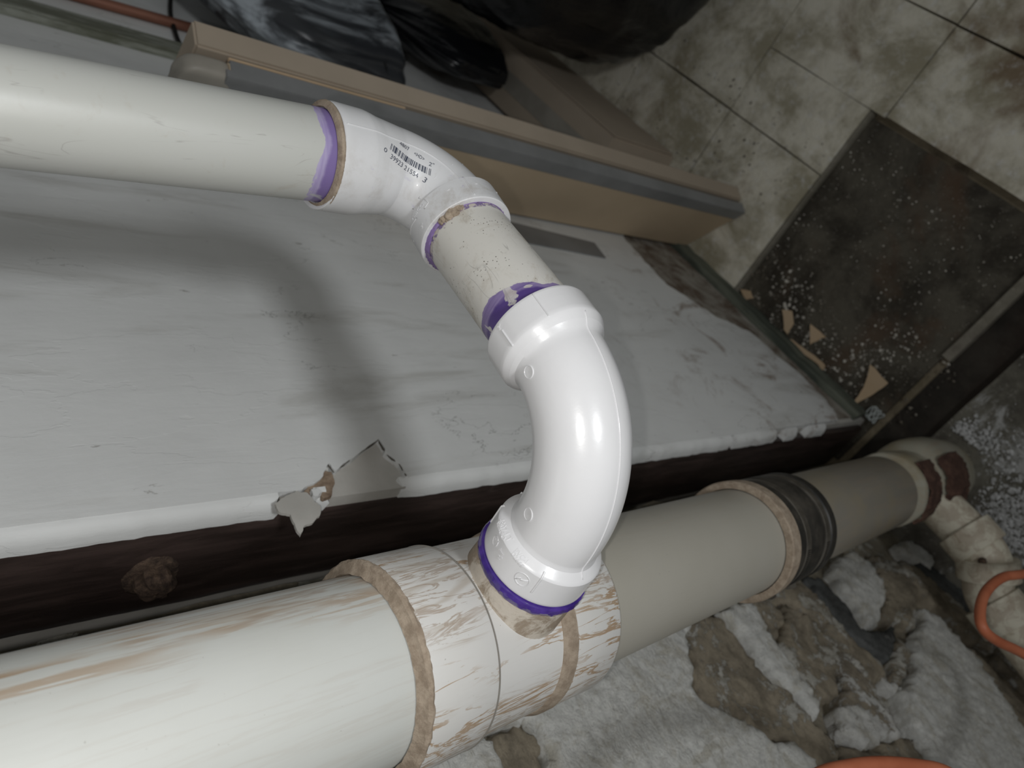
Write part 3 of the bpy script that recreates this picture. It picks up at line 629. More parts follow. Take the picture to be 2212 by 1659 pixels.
# ------------------------------------------------------------------ the soil stack
sa = Vector((0.0401, 0.0611, -1)).normalized(); sp = Vector((0.1579, 0.3972, CAMZ-0.3))
def sk(zr): return sp+sa*((zr+0.3)/sa.z)                   # axis point at height zr below the camera
stack = thing('soil_stack', 'large cream plastic soil stack with a brown-streaked tee fitting, running down the corner', 'drain pipe', sk(-1.46))
UPV = (-0.75, -0.44, 0.2)
def slen(z0, z1): return (sk(z1)-sk(z0)).length
UPX = (1, 0, 0)
lathe('upper_pipe', [(0, 0.05715), (0.3, 0.05715), (slen(0.85, -0.235), 0.05715)], M['stack'], sk(0.85), sa, stack, 128, UPX)
H1 = slen(-0.21, -0.262)
prof = [(0.010, 0.0575), (0.0006, 0.0578), (0.0, 0.0585), (0.0, 0.0640), (0.0012, 0.0654), (0.004, 0.0662), (H1-0.002, 0.0664), (H1-0.0006, 0.0660), (H1, 0.0648), (H1+0.0015, 0.0636), (H1+0.010, 0.0634)]
Lt = slen(-0.21, -0.385); Bd = slen(-0.21, -0.334)
prof += [(Bd-0.006, 0.0636), (Bd, 0.0650), (Bd+0.004, 0.0662), (Lt-0.003, 0.0664), (Lt-0.0008, 0.0656), (Lt, 0.0640), (Lt, 0.0578), (Lt-0.006, 0.0574)]
tee = lathe('tee_fitting', prof, M['tee'], sk(-0.21), sa, stack, 160, UPX); tee['label'] = 'white tee fitting with wavy brown water streaks'
# mud collar on the top lip, seam rings, brown smear band
V = []; F = []; n = 220
def ringmesh(name, prof, z0, mat, parent, rg=None, n=200, a0=0, a1=2*PI): return lathe(name, prof, mat, sk(z0), sa, parent, n, UPX, rg, a0=a0, a1=a1)
o = ringmesh('mud_collar', [(-0.0008, 0.0573), (-0.0042, 0.0582), (-0.0030, 0.0600), (-0.0016, 0.0622), (-0.0010, 0.0648), (0.0008, 0.0663), (0.0022, 0.0664), (0.0030, 0.0658)], -0.21, M['mud'], tee, lambda z, a: 0.0009*N3(math.cos(a)*6, math.sin(a)*6, z*300, 2.0)); o['label'] = 'rim of dried tan mud'
o = ringmesh('seam_line', [(-0.0003, 0.0640), (-0.0002, 0.06655), (0.0002, 0.06655), (0.0004, 0.0640)], -0.2618, M['seamgrey'], tee, lambda z, a: 0.0002)
o = ringmesh('primer_smear', [(-0.0055, 0.0630), (-0.0052, 0.06425), (-0.002, 0.0655), (0.003, 0.06665), (0.0068, 0.0668), (0.0072, 0.0655)], -0.3285, M['mud'], tee, lambda z, a: 0.00035*N3(math.cos(a)*4, math.sin(a)*4, z*200, 2)); o['label'] = 'band of brown smeared primer'
lathe('lower_pipe', [(0, 0.05715), (slen(-0.37, -0.70), 0.05715)], M['stack_low'], sk(-0.37), sa, stack, 128, UPX)
# rubber coupling
cpl = lathe('rubber_coupling', [(0.004, 0.0575), (0, 0.0580), (0, 0.0628), (0.002, 0.0640), (0.016, 0.0640), (0.018, 0.0618), (0.034, 0.0618), (0.040, 0.0640), (0.066, 0.0640), (0.072, 0.0618), (0.088, 0.0618), (0.090, 0.0640), (0.104, 0.0640), (0.106, 0.0630), (0.106, 0.0575)], M['rubber'], sk(-0.704), sa, stack, 128, UPX)
cpl['label'] = 'black rubber coupling'
o = lathe('coupling_rim', [(0.004, 0.0575), (0, 0.0582), (0, 0.0650), (0.002, 0.0662), (0.020, 0.0658), (0.022, 0.0640), (0.022, 0.058)], M['mud'], sk(-0.683), sa, stack, 128, UPX); o['label'] = 'tan muddy rim above the rubber coupling'
cang = None
for zz in (0.020, 0.074):
    band = lathe('hose_clamp', [(0, 0.0612), (0, 0.0632), (0.0006, 0.0636), (0.0116, 0.0636), (0.0122, 0.0632), (0.0122, 0.0612)], M['steel'], sk(-0.704)+sa*zz, sa, cpl, 96, UPX)
    fr = frameZ(sk(-0.704)+sa*zz, sa, UPX); loc = fr.inverted() @ on(1762, 1215, 1, 0.47); a_ = PI-0.15
    bm = bmesh.new()
    for k in range(26):
        aa = a_-0.5+k*0.038; bmbox(bm, fr @ Vector((0.0637*math.cos(aa), 0.0637*math.sin(aa), 0.0061)), (0.0005, 0.0011, 0.0078), (fr.to_3x3() @ Matrix.Rotation(aa, 3, 'Z')).to_4x4())
    so = frombm('clamp_slots', bm, M['dark']); adopt(so, band); so['kind'] = 'stuff'
    bm = bmesh.new(); aa = a_+0.72
    bmbox(bm, fr @ Vector((0.0672*math.cos(aa), 0.0672*math.sin(aa), 0.0061)), (0.0075, 0.016, 0.0125), (fr.to_3x3() @ Matrix.Rotation(aa, 3, 'Z')).to_4x4(), 0.0012)
    so = frombm('clamp_screw', bm, M['steel']); adopt(so, band)
lathe('foot_pipe', [(0, 0.05715), (slen(-0.80, -1.155), 0.05715), (slen(-0.80, -1.158), 0.0560), (slen(-0.80, -1.158), 0.046)], M['foot'], sk(-0.80), sa, stack, 128, UPX)
ft = lathe('foot_fitting', [(0, 0.046), (0.012, 0.047), (0.030, 0.0475), (0.032, 0.0585), (0.036, 0.0605), (0.085, 0.0600), (0.092, 0.0575), (0.100, 0.0560), (0.140, 0.0560), (0.150, 0.0640), (0.160, 0.0700), (0.185, 0.0735), (0.240, 0.0740), (0.285, 0.0700), (slen(-1.158, -1.494), 0.0640)], M['stack_end'], sk(-1.158), sa, stack, 96, UPX, lambda z, a: 0.0012*N3(math.cos(a)*2, math.sin(a)*2, z*12, 1.5))
ft['label'] = 'stained yellowish foot fitting at the floor'
ct = lathe('rusty_strap', [(0, 0.0615), (0.0002, 0.0650), (0.02, 0.0655), (0.05, 0.0660), (0.062, 0.0650), (0.062, 0.060)], M['redrust'], sk(-1.20), sa, stack, 60, UPX, lambda z, a: 0.004*N3(math.cos(a)*3, math.sin(a)*3, z*50, 2), a0=PI*0.50, a1=PI*1.05); ct['label'] = 'flaking red rusty strap'
ct2 = lathe('rusty_strap', [(0, 0.064), (0.001, 0.072), (0.03, 0.0780), (0.07, 0.0790), (0.085, 0.0775), (0.085, 0.070)], M['redrust'], sk(-1.30), sa, stack, 60, UPX, lambda z, a: 0.005*N3(math.cos(a)*3, math.sin(a)*3, z*50+4, 2), a0=PI*0.52, a1=PI*0.98)
# plug disc faintly seen on the foot pipe
# branch hub of the tee
CY0, CYL = 0.2013, None
corner2 = Vector((0.158, 0.2013, CAMZ-0.307)); tend = Vector((0.158, 0.392, CAMZ-0.307))
stub = lathe('branch_hub', [(0.0, 0.0300), (0.0, 0.0352), (0.0012, 0.0366), (0.030, 0.0378), (0.046, 0.0398), (0.056, 0.0430), (0.075, 0.0470)], M['stub'], (0.158, 0.3155, CAMZ-0.307), (0, 1, 0), tee, 120, (0, 0, 1), lambda z, a: 0.0003*N3(math.cos(a)*3, math.sin(a)*3, z*90, 2)); stub['label'] = 'branch socket caked with tan dust'
bead = lathe('primer_bead', [(0.0050, 0.0368), (0.0030, 0.0382), (0.0, 0.0388), (-0.0022, 0.0380), (-0.0030, 0.0355), (-0.0028, 0.0300)], M['bead'], (0.158, 0.3155, CAMZ-0.307), (0, 1, 0), tee, 160, (0, 0, 1), lambda z, a: 0.0006*N3(math.cos(a)*4, math.sin(a)*4, z*160, 2)); bead['label'] = 'thick deep violet primer ring'

# ------------------------------------------------------------------ the two-inch branch: riser, elbow, short pipe, long-sweep elbow
uv = Vector((0.022, -0.0447, -1)).normalized(); up_ = Vector((0.421, 0.1877, CAMZ-0.3))
def uk(zr): return up_+uv*((zr+0.3)/uv.z)
br = thing('branch_pipe', 'thinner white plastic branch pipe with two elbows and purple primer joints', 'drain pipe', (0.42, 0.19, CAMZ-0.31))
S = Vector((-1, 0.0108, 0.0012)).normalized(); s0 = Vector((0.25, 0.2013, CAMZ-0.3069))
def hk(x): return s0+S*((x-0.25)/S.x)
Lr = (uk(-0.2145)-uk(0.8)).length
M['riser'] = pipe_mat('riser_pvc', (0.50, 0.505, 0.48), 0.25, None, (0.0120, 0.003, (0.44, 0.39, 0.56), (0.31, 0.25, 0.46), (0.20, 0.145, 0.34)), Lr+0.001)
lathe('riser_pipe', [(0, 0.0302), (Lr+0.014, 0.0302)], M['riser'], uk(0.8), uv, br, 128, (-0.5, 0.72, 0.3))
# upper elbow
c1 = Vector((0.4212, 0.1995, CAMZ-0.3069)); lipA = uk(-0.2145); lipB = hk(0.3555); cc = (lipA+uv*(c1-lipA).dot(uv)+lipB+S*(c1-lipB).dot(S))/2
pts, nr = arcpath(lipA, cc, lipB, 0.046, 0.003)
E1 = Sweep(pts, [(0, 0.0355)], nr); L1 = E1.L
E1.prof = [(0, 0.0354), (0.003, 0.0358), (0.0235, 0.0358), (0.0275, 0.0352), (0.034, 0.0338), (0.052, 0.0315), (L1-0.034, 0.0308), (L1-0.0262, 0.0312), (L1-0.0238, 0.0340), (L1-0.0225, 0.0352), (L1-0.002, 0.0352), (L1, 0.0350)]
e1 = E1.build('elbow_fitting', M['fit'], br, 96, 0.003, 0.0305); e1['label'] = 'short white elbow fitting with printed barcode'
mc = lathe('dusty_rim', [(-0.0006, 0.0306), (-0.0022, 0.0312), (-0.0018, 0.0330), (-0.0008, 0.0350), (0.0006, 0.0357), (0.0016, 0.0352)], M['mud'], lipA, uv, e1, 160, (0, 1, 0), lambda z, a: 0.0003*N3(math.cos(a)*8, math.sin(a)*8, z*300, 3)); mc['label'] = 'tan dusty rim'
def seam(E, th, s0_, s1_, mat, parent, r=0.0005, name='mould_seam', wob=0.0):
    ss = np.linspace(s0_, s1_, 90); P_ = [Vector(E.pt(s, th+wob*math.sin(s*60), 0.0001)) for s in ss]
    return tube(name, P_, r, mat, parent, 8)
seam(E1, E1.locate(905, 322)[1], 0.002, L1-0.002, M['fit'], e1, 0.00045)
# short pipe
pL = (hk(0.256)-hk(0.3555)).length
M['short'] = pipe_mat('short_pipe_pvc', (0.66, 0.64, 0.60), 0.9, 0.0255, (0.0080, 0.0125, (0.28, 0.22, 0.40), (0.155, 0.11, 0.28), (0.080, 0.045, 0.20)), pL+0.020)
sh = lathe('short_pipe', [(0, 0.0302), (pL+0.036, 0.0302)], M['short'], hk(0.3555)-S*0.0185, S, br, 128, (0.1, 0.45, 0.8))
# crusty glue ring and lump at the upper elbow's lower mouth
V = []
gr_ = lathe('glue_crust', [(0.0030, 0.0303), (0.0022, 0.0312), (0.0002, 0.0320), (-0.0015, 0.0326), (-0.0015, 0.0300)], pvc_plain('glue_crust', (0.22, 0.15, 0.34), 0.6, 0, 1.0, (0.58, 0.52, 0.46)), lipB, S, br, 160, (0, 0, 1), lambda z, a: 0.0007*N3(math.cos(a)*6, math.sin(a)*6, z*200, 3)); gr_['label'] = 'crusty purple and grey glue ring'
lp = E1.locate(972, 462)[1]
lpos = Vector(E1.pt(L1+0.002, lp, -0.0030))
bm = bmesh.new(); rnd = random.Random(9)
for k_ in range(11):
    p_g = Vector(E1.pt(L1+rnd.uniform(-0.001, 0.0035), lp+(k_-5)*0.052, -0.0045+rnd.uniform(-0.0008, 0.0006))); r_g = 0.0034-0.00022*abs(k_-5)
    rr_ = bmesh.ops.create_icosphere(bm, subdivisions=3, radius=r_g)
    for v in rr_['verts']: v.co = v.co*(1+0.45*N3(v.co.x*300+k_, v.co.y*300, v.co.z*300, 1.4))+p_g
gl = frombm('glue_lump', bm, M['mud'], None, True); adopt(gl, br); gl['label'] = 'lump of dried tan glue'
# long-sweep elbow
lip1 = hk(0.2555); lip2 = Vector((0.158, 0.3125, CAMZ-0.307)); cr2 = Vector((0.1600, 0.2058, CAMZ-0.3065))
pts, nr = arcpath(lip1, cr2, lip2, 0.079, 0.003)
E2 = Sweep(pts, [(0, 0.036)], nr); L2 = E2.L
E2.prof = [(0, 0.0362), (0.002, 0.0366), (0.0200, 0.0364), (0.0210, 0.0360), (0.0252, 0.0332), (0.0275, 0.0306), (0.0300, 0.0297), (L2-0.0300, 0.0297), (L2-0.0270, 0.0306), (L2-0.0225, 0.0358), (L2-0.0215, 0.0364), (L2-0.002, 0.0368), (L2, 0.0364)]
e2 = E2.build('long_sweep_elbow', M['new'], br, 128, 0.0025, 0.0305); e2['label'] = 'glossy new white long-sweep elbow'
# seams, hub ribs, gate nub, ejector marks
for th in (0.0,):
    seam(E2, th, 0.022, L2-0.024, M['new'], e2, 0.00042, wob=0.01)
    for a_, b_ in ((0.001, 0.0215), (L2-0.0220, L2-0.001)): seam(E2, th, a_, b_, M['new'], e2, 0.0009, 'hub_rib')
seam(E2, PI, 0.022, L2-0.024, M['new'], e2, 0.0004)
nb_ = E2.locate(1335, 957); gp = E2.pt(nb_[0], 0.0, 0.0)
p_, t_, n_, b_ = E2.frame(nb_[0])
gn = lathe('gate_nub', [(-0.001, 0.0040), (0.0012, 0.0034), (0.0022, 0.0026), (0.0034, 0.0022), (0.0040, 0.0012), (0.0041, 0.0002)], M['new'], Vector(gp)-Vector(n_)*0.001, Vector(n_), e2, 20, tuple(t_), lambda z, a: 0.0004*N3(math.cos(a)*2, math.sin(a)*2, z*300, 2))
for px_, py_ in ((1141, 804), (1141, 1111)):
    s_, a_ = E2.locate(px_, py_); p_, t_, n_, b_ = E2.frame(s_); q = Vector(E2.pt(s_, a_)); nn_ = (q-Vector(p_)).normalized()
    o = lathe('ejector_mark', [(-0.0012, 0.0042), (0.0003, 0.0042), (0.00042, 0.0040), (0.00042, 0.0036), (0.0002, 0.0034), (0.0001, 0.0005)], M['new'], q, nn_, e2, 32, tuple(t_))
def rib(E, p0, p1, parent, mat, r=0.0007):
    a = E.locate(*p0); b = E.locate(*p1); th = (a[1]+b[1])/2
    return seam(E, th, min(a[0], b[0]), max(a[0], b[0]), mat, parent, r, 'hub_rib')
rib(E2, (1085, 712), (1107, 745), e2, M['new']); rib(E2, (1152, 635), (1184, 684), e2, M['new'], 0.0004); rib(E2, (1181, 1236), (1145, 1278), e2, M['new'])
rib(E2, (1060, 1128), (1090, 1092), e2, M['new'])
# print and raised lettering
def text_mesh(s, size):
    cu = bpy.data.curves.new('t', 'FONT'); cu.body = s; cu.size = size; cu.resolution_u = 3; o = bpy.data.objects.new('t', cu); C.objects.link(o)
    bpy.context.view_layer.update(); dg = bpy.context.evaluated_depsgraph_get(); me = bpy.data.meshes.new_from_object(o.evaluated_get(dg)); bpy.data.objects.remove(o); return me
def put_text(name, s, E, p0, p1, pup, mat, parent, height=None, raised=0.0, shear=0.0, dx=0.0, dy=0.0, fit=True, dr=0.00022):
    f, L = E.mapper(p0, p1, pup, dr); me = text_mesh(s, 1.0); xs = [v.co.x for v in me.vertices]; w_ = max(xs)-min(xs); x0 = min(xs)
    kx = L/w_ if fit else height; ky = height or kx
    bm = bmesh.new(); bm.from_mesh(me); bpy.data.meshes.remove(me)
    if raised:
        r = bmesh.ops.extrude_face_region(bm, geom=bm.faces[:]); top = [g_ for g_ in r['geom'] if isinstance(g_, bmesh.types.BMVert)]; ts = set(top)
    else: ts = set()
    for v in bm.verts: v.co = f((v.co.x-x0)*kx+dx+shear*v.co.y*ky, v.co.y*ky+dy, raised if v in ts else 0.0)
    bmesh.ops.recalc_face_normals(bm, faces=bm.faces)
    o = frombm(name, bm, mat); adopt(o, parent); return o
UPP = (925, 300)
# barcode along the elbow's back
f, LB = E1.mapper((843, 322), (931, 379), UPP)
code = '039923215543'; Lc = ['0001101', '0011001', '0010011', '0111101', '0100011', '0110001', '0101111', '0111011', '0110111', '0001011']
bits = '101'+''.join(Lc[int(c)] for c in code[:6])+'01010'+''.join(''.join('1' if b == '0' else '0' for b in Lc[int(c)]) for c in code[6:])+'101'
bm = bmesh.new(); mw_ = LB/len(bits); hgt = 0.0052; i = 0
while i < len(bits):
    if bits[i] == '1':
        j = i
        while j < len(bits) and bits[j] == '1': j += 1
        xa, xb = i*mw_, j*mw_-0.00002; rows = 4; prev = None
        for q in range(rows+1):
            y = hgt*q/rows; a = bm.verts.new(f(xa, y)); b = bm.verts.new(f(xb, y))
            if prev: bm.faces.new((prev[0], prev[1], b, a))
            prev = (a, b)
        i = j
    else: i += 1
o = frombm('barcode_print', bm, M['ink']); adopt(o, e1); o['label'] = 'black barcode printed on the elbow'
put_text('printed_digits', '39923 21554', E1, (842, 343), (903, 384), UPP, M['ink'], e1, 0.0052)
put_text('printed_digits', '0', E1, (829, 325), (836, 330), (836, 318), M['ink'], e1, 0.0045)
put_text('printed_digits', '3', E1, (911, 392), (918, 396), (920, 384), M['ink'], e1, 0.0052)
put_text('printed_digits', '4807', E1, (862, 313), (884, 326), UPP, M['ink'], e1, 0.0042, dr=0.00036)
put_text('printed_digits', '<HD>', E1, (893, 333), (914, 349), UPP, M['ink'], e1, 0.0042, dr=0.00036)
put_text('printed_digits', '2"', E1, (925, 357), (937, 363), (933, 345), M['ink'], e1, 0.0042, dr=0.00036)
# raised lettering on the long-sweep elbow's lower hub
NW = M['new']
put_text('raised_lettering', '4807-LT', E2, (1081, 1124), (1098, 1170), (1110, 1128), NW, e2, 0.0048, 0.00035)
put_text('raised_lettering', 'NIBCO', E2, (1074, 1130), (1089, 1166), (1100, 1130), NW, e2, 0.0042, 0.00035, dy=-0.0006)
put_text('raised_lettering', 'dwv', E2, (1077, 1188), (1087, 1202), (1090, 1184), NW, e2, 0.0036, 0.0003)
put_text('raised_lettering', '2"', E2, (1076, 1203), (1083, 1212), (1088, 1200), NW, e2, 0.0034, 0.0003)
put_text('raised_lettering', 'PVC-I', E2, (1114, 1188), (1137, 1218), (1135, 1185), NW, e2, 0.0040, 0.0003)
put_text('raised_lettering', 'D2665', E2, (1107, 1196), (1128, 1226), (1130, 1190), NW, e2, 0.0038, 0.0003)
put_text('raised_lettering', 'nsf', E2, (1068, 1164), (1075, 1177), (1085, 1163), NW, e2, 0.0032, 0.0003)
def ring_on(E, px_, py_, R_, mat, parent, r=0.0003, name='raised_ring', ell=1.0):
    s_, a_ = E.locate(px_, py_); rad = E.rad(s_)
    P_ = [Vector(E.pt(s_+R_*ell*math.cos(t), a_+R_*math.sin(t)/rad, 0.0001)) for t in np.linspace(0, 2*PI, 40)]
    return tube(name, P_, r, mat, parent, 6)
ring_on(E2, 1072, 1169, 0.0032, NW, e2)
ring_on(E2, 1129, 1251, 0.0046, NW, e2, 0.00035)
s_, a_ = E2.locate(1129, 1251); rad = E2.rad(s_)
P_ = [Vector(E2.pt(s_+u, a_+v/rad, 0.0001)) for u, v in ((-0.002, -0.0035), (0.001, 0.0005), (-0.0005, 0.001), (0.003, 0.0038))]; tube('raised_emblem', P_, 0.0004, NW, e2, 6)
put_text('raised_lettering', '2"', E2, (1079, 714), (1083, 706), (1073, 708), NW, e2, 0.0042, 0.0004)
# raised plate on the upper elbow's second hub
FT = M['fit']
def plate(E, corners, mat, parent, name='raised_plate'):
    Q = [E.locate(*c) for c in corners]; P_ = []
    for i in range(len(Q)):
        (sa_, aa), (sb, ab) = Q[i], Q[(i+1) % len(Q)]
        for t in np.linspace(0, 1, 10, endpoint=False): P_.append(Vector(E.pt(sa_+(sb-sa_)*t, aa+(ab-aa)*t, 0.0001)))
    P_.append(P_[0]); return tube(name, P_, 0.00035, mat, parent, 6)
plate(E1, [(905, 427), (926, 438), (917, 452), (903, 470), (892, 512), (888, 480), (893, 450)], FT, e1)
ring_on(E1, 910, 437, 0.0030, FT, e1)
put_text('raised_lettering', 'NIBCO', E1, (893, 476), (915, 445), (884, 455), FT, e1, 0.0034, 0.0003)
put_text('raised_lettering', '2"', E1, (912, 494), (915, 487), (905, 488), FT, e1, 0.0040, 0.0003)

# ------------------------------------------------------------------ trap pipes at the floor, low left
def P2(px_, py_, z=0.17): q = on(px_, py_, 2, z); return (q.x, q.y, q.z)
tp = thing('floor_branch_pipe', 'dusty cream plastic branch pipe with jointed elbows beside the foot of the stone wall', 'drain pipe', P2(2130, 1250, 0.0))
ctrl = [P2(2010, 1075), P2(2100, 1165), P2(2132, 1215), P2(2140, 1290), P2(2212, 1385), P2(2420, 1640)]
def seg(a, b, r0, r1, name, hub=None, lab=None):
    a, b = Vector(a), Vector(b); L = (b-a).length; d = (b-a).normalized(); pr = [(0, r0), (L, r1)]
    if hub: pr = [(0, r0*0.8), (0, hub-0.0012), (0.001, hub), (L-0.001, hub), (L, hub-0.0012), (L, r0*0.8)]
    o = lathe(name, pr, M['trap'], a, d, tp, 48, (0, 0, 1)); 
    if lab: o['label'] = lab
    return o
cs = spline(ctrl, 10)
cs = [Vector((p.x, p.y, p.z)) for p in cs]
tube('bent_pipe', cs, 0.0365, M['trap'], tp, 48)
def hubat(k, w_, r):
    d = (cs[k+1]-cs[k-1]).normalized(); return seg(cs[k]-d*w_/2, cs[k]+d*w_/2, 0.0375, 0.0375, 'pipe_hub', r)
hubat(10, 0.040, 0.0445); hubat(22, 0.034, 0.0455); hubat(35, 0.046, 0.0455)
blob('plug_screw', Vector(P2(2122, 1212, 0.208)), 0.006, (1, 1, 1), M['rust'], 0.2, 2, tp, 12, 8)

# ------------------------------------------------------------------ cartons against the white wall
tc_ = thing('tall_carton', 'tall narrow brown cardboard carton edged in grey duct tape, standing against the white wall', 'carton', (0.93, 0.40, 0))
A0 = Vector((0.887, 0.329, 0)); A1 = Vector((0.972, 0.4835, 0)); dn = (A1-A0).normalized(); th_ = Vector((dn.y, -dn.x, 0)); W_ = (A1-A0).length; T_ = 0.024; HT = 1.190
def cbox(name, u0, u1, v0, v1, z0, z1, mat, parent, lean=0.022, bev=0.002):
    """box in carton axes: u from the room edge to the wall, v thickness away from the camera"""
    V = []
    for z in (z0, z1):
        for u, v in ((u0, v0), (u1, v0), (u1, v1), (u0, v1)):
            p = A0+dn*u+th_*v; V.append((p.x+lean*z*0.0, p.y, z))
    bm = bmesh.new(); vs = [bm.verts.new(v) for v in V]
    for f_ in ((0, 1, 2, 3), (7, 6, 5, 4), (0, 4, 5, 1), (1, 5, 6, 2), (2, 6, 7, 3), (3, 7, 4, 0)): bm.faces.new([vs[i] for i in f_])
    bmesh.ops.recalc_face_normals(bm, faces=bm.faces)
    if bev: bmesh.ops.bevel(bm, geom=bm.edges[:], offset=bev, segments=2 if bev < 0.008 else 5, affect='EDGES')
    o = frombm(name, bm, mat); 
    if parent: adopt(o, parent)
    return o
cbox('carton_body', 0, W_, 0, T_, 0.0, HT, M['card'], tc_, bev=0.004)
cbox('edge_tape', -0.0012, 0.030, -0.0012, T_+0.0005, 0.002, HT-0.005, M['tape'], tc_, bev=0.0008)
cbox('end_tape', -0.0014, W_+0.001, -0.0018, 0.010, HT-0.215, HT+0.001, M['tape'], tc_, bev=0.0008)
bm = bmesh.new(); bmesh.ops.create_uvsphere(bm, u_segments=64, v_segments=32, radius=1.0)
for v in bm.verts:
    q = [math.copysign(abs(c_)**0.45, c_) for c_ in v.co]; p = A0+dn*(W_/2+q[0]*(W_/2-0.001))+th_*(T_/2+0.001+q[1]*(T_/2+0.006)); v.co = Vector((p.x, p.y, HT+0.018+q[2]*(0.036+0.004*N3(q[0]*2, q[1], 3, 1.0))))
o = frombm('end_cap', bm, M['film'], None, True); adopt(o, tc_); o['label'] = 'bulging end covered with translucent tape'
cbox('cut_edge', -0.0015, 0.004, T_+0.001, T_+0.004, HT-0.26, HT-0.004, M['cardlight'], tc_, bev=0.0006)
# second carton, flat against the first, wider
c2 = thing('flat_carton', 'dull brown flat carton standing behind the taped tall carton', 'carton', (1.02, 0.33, 0))
cbox('carton_body', -0.002, 0.130, T_+0.008, T_+0.046, 0.0, HT+0.034, M['card2'], c2, bev=0.003)
lc = thing('low_carton', 'low brown cardboard carton lying along the white wall under the black bag', 'carton', (1.6, 0.405, 0))
bm = bmesh.new(); bmbox(bm, (1.66, 0.4065, 0.118), (1.02, 0.145, 0.235), None, 0.004); adopt(frombm('carton_body', bm, M['card2']), lc)
bm = bmesh.new(); bmbox(bm, (1.66, 0.331, 0.118), (1.01, 0.004, 0.225), None, 0.001); o = frombm('front_panel', bm, M['card2']); adopt(o, lc)
bm = bmesh.new(); bmbox(bm, (1.66, 0.405, 0.2365), (1.0, 0.045, 0.001), None, 0.0); o = frombm('seam_tape', bm, M['film']); adopt(o, lc)

# ------------------------------------------------------------------ black bags
def bag(name, label, c, rx, ry, h, mat, seed, z0=0.0):
    t = thing(name, label, 'bag', (c[0], c[1], z0))
    V = []; F = []; nu, nv = 120, 60
    for j in range(nv+1):
        v = j/nv; z = h*v
        if v < 0.12: pr = 0.70+0.30*math.sin(v/0.12*PI/2)
        elif v < 0.55: pr = 1.0
        else: q = (v-0.55)/0.45; pr = max(0.06, math.cos(q*PI/2)**0.62)
        for i in range(nu):
            a = 2*PI*i/nu
            fold = 1+0.045*N3(math.cos(a)*2+seed, math.sin(a)*2, z*1.5, 1.6)+(0.03+0.10*max(0, v-0.5))*math.sin(a*11+4*N3(math.cos(a), seed, z*2, 1.5))*N3(seed, a*0.8, z*2, 1.3)+0.02*N3(math.cos(a)*6+seed, math.sin(a)*6, z*7, 1.8)
            V.append((c[0]+rx*pr*fold*math.cos(a), c[1]+ry*pr*fold*math.sin(a), z0+0.004+z+0.02*N3(math.cos(a)*2, math.sin(a)*2, z+seed, 2)*(1 if v > 0.2 else 0)))
    for j in range(nv):
        for i in range(nu): F.append((j*nu+i, j*nu+(i+1) % nu, (j+1)*nu+(i+1) % nu, (j+1)*nu+i))
    F.append(tuple(range(nu))[::-1]); F.append(tuple(nv*nu+i for i in range(nu)))
    o = mesh('bag_body', V, F, mat); adopt(o, t)
    kn = blob('knot', (c[0], c[1], z0+h+0.03), 0.05, (0.8, 0.8, 1.2), mat, 0.35, 2.0, t, 24, 16, seed=seed)
    return t
bag('trash_bag', 'glossy black trash bag bulging over the concrete floor at the top of the picture', (1.60, -0.07), 0.37, 0.35, 0.78, M['bag'], 1.0)
bag('trash_bag', 'added black bag standing in for the shadow between the upright cartons and the big bulging bag', (1.86, 0.395), 0.32, 0.078, 0.31, M['bag'], 3.0, 0.240)  # black shape put where there is only shade between the bags
bag('plastic_bag', 'black plastic bag with painted grey sheen above the upright cartons near the top edge', (1.62, 0.385), 0.36, 0.085, 0.41, M['bag2'], 6.0, 0.690)

# ------------------------------------------------------------------ copper pipe and cable on the far wall
cpx = Vector((1.46, 0.4765, 0))
cp = tube('copper_pipe', [(1.405+0.012*k, 0.4765, 2.3-k*0.2) for k in range(7)]+[(1.482, 0.4765, 1.02)], 0.0095, M['copper'], None, 20)
tag(cp, 'rust-coloured copper pipe running down in front of the white wall behind the tall carton', 'pipe')
cb = tube('cable', spline([on(372, -40, 1, 0.478), on(368, 20, 1, 0.478), on(376, 60, 1, 0.478), on(392, 100, 1, 0.478), on(425, 128, 1, 0.478), on(470, 150, 1, 0.478)], 12), 0.004, M['dark'], None, 10)
tag(cb, 'thin dark cable curving down the wall beside the copper pipe', 'cable')
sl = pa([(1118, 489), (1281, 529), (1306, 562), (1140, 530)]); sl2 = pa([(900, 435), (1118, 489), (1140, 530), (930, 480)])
o = extrude_poly('shadow_strip', [sl2[0], sl[0], sl[1], sl[2], sl[3], sl2[3]], WY-0.006, WY-0.0036, M['tape']); tag(o, 'dark grey strip standing in for a shadow on the white wall below the tall carton edge', 'strip')  # thin dark slab built in place of a sharp shadow on the wall

# ------------------------------------------------------------------ hose
hp = [on(a, b, 1, y) for a, b, y in [(2330, 1225, .37), (2212, 1240, .37), (2165, 1248, .375), (2130, 1278, .38), (2117, 1320, .385), (2124, 1358, .39), (2155, 1385, .40), (2212, 1413, .41), (2320, 1480, .42), (2380, 1620, .42), (2320, 1760, .42), (2150, 1740, .40), (2050, 1672, .40), (1980, 1655, .40), (1900, 1650, .40), (1830, 1658, .40), (1760, 1680, .40), (1650, 1760, .40), (1560, 1900, .42)]]
ho = tube('hose', spline(hp, 12), 0.0060, M['hose'], None, 16); tag(ho, 'orange rubber hose looping in front of the stone wall', 'hose')

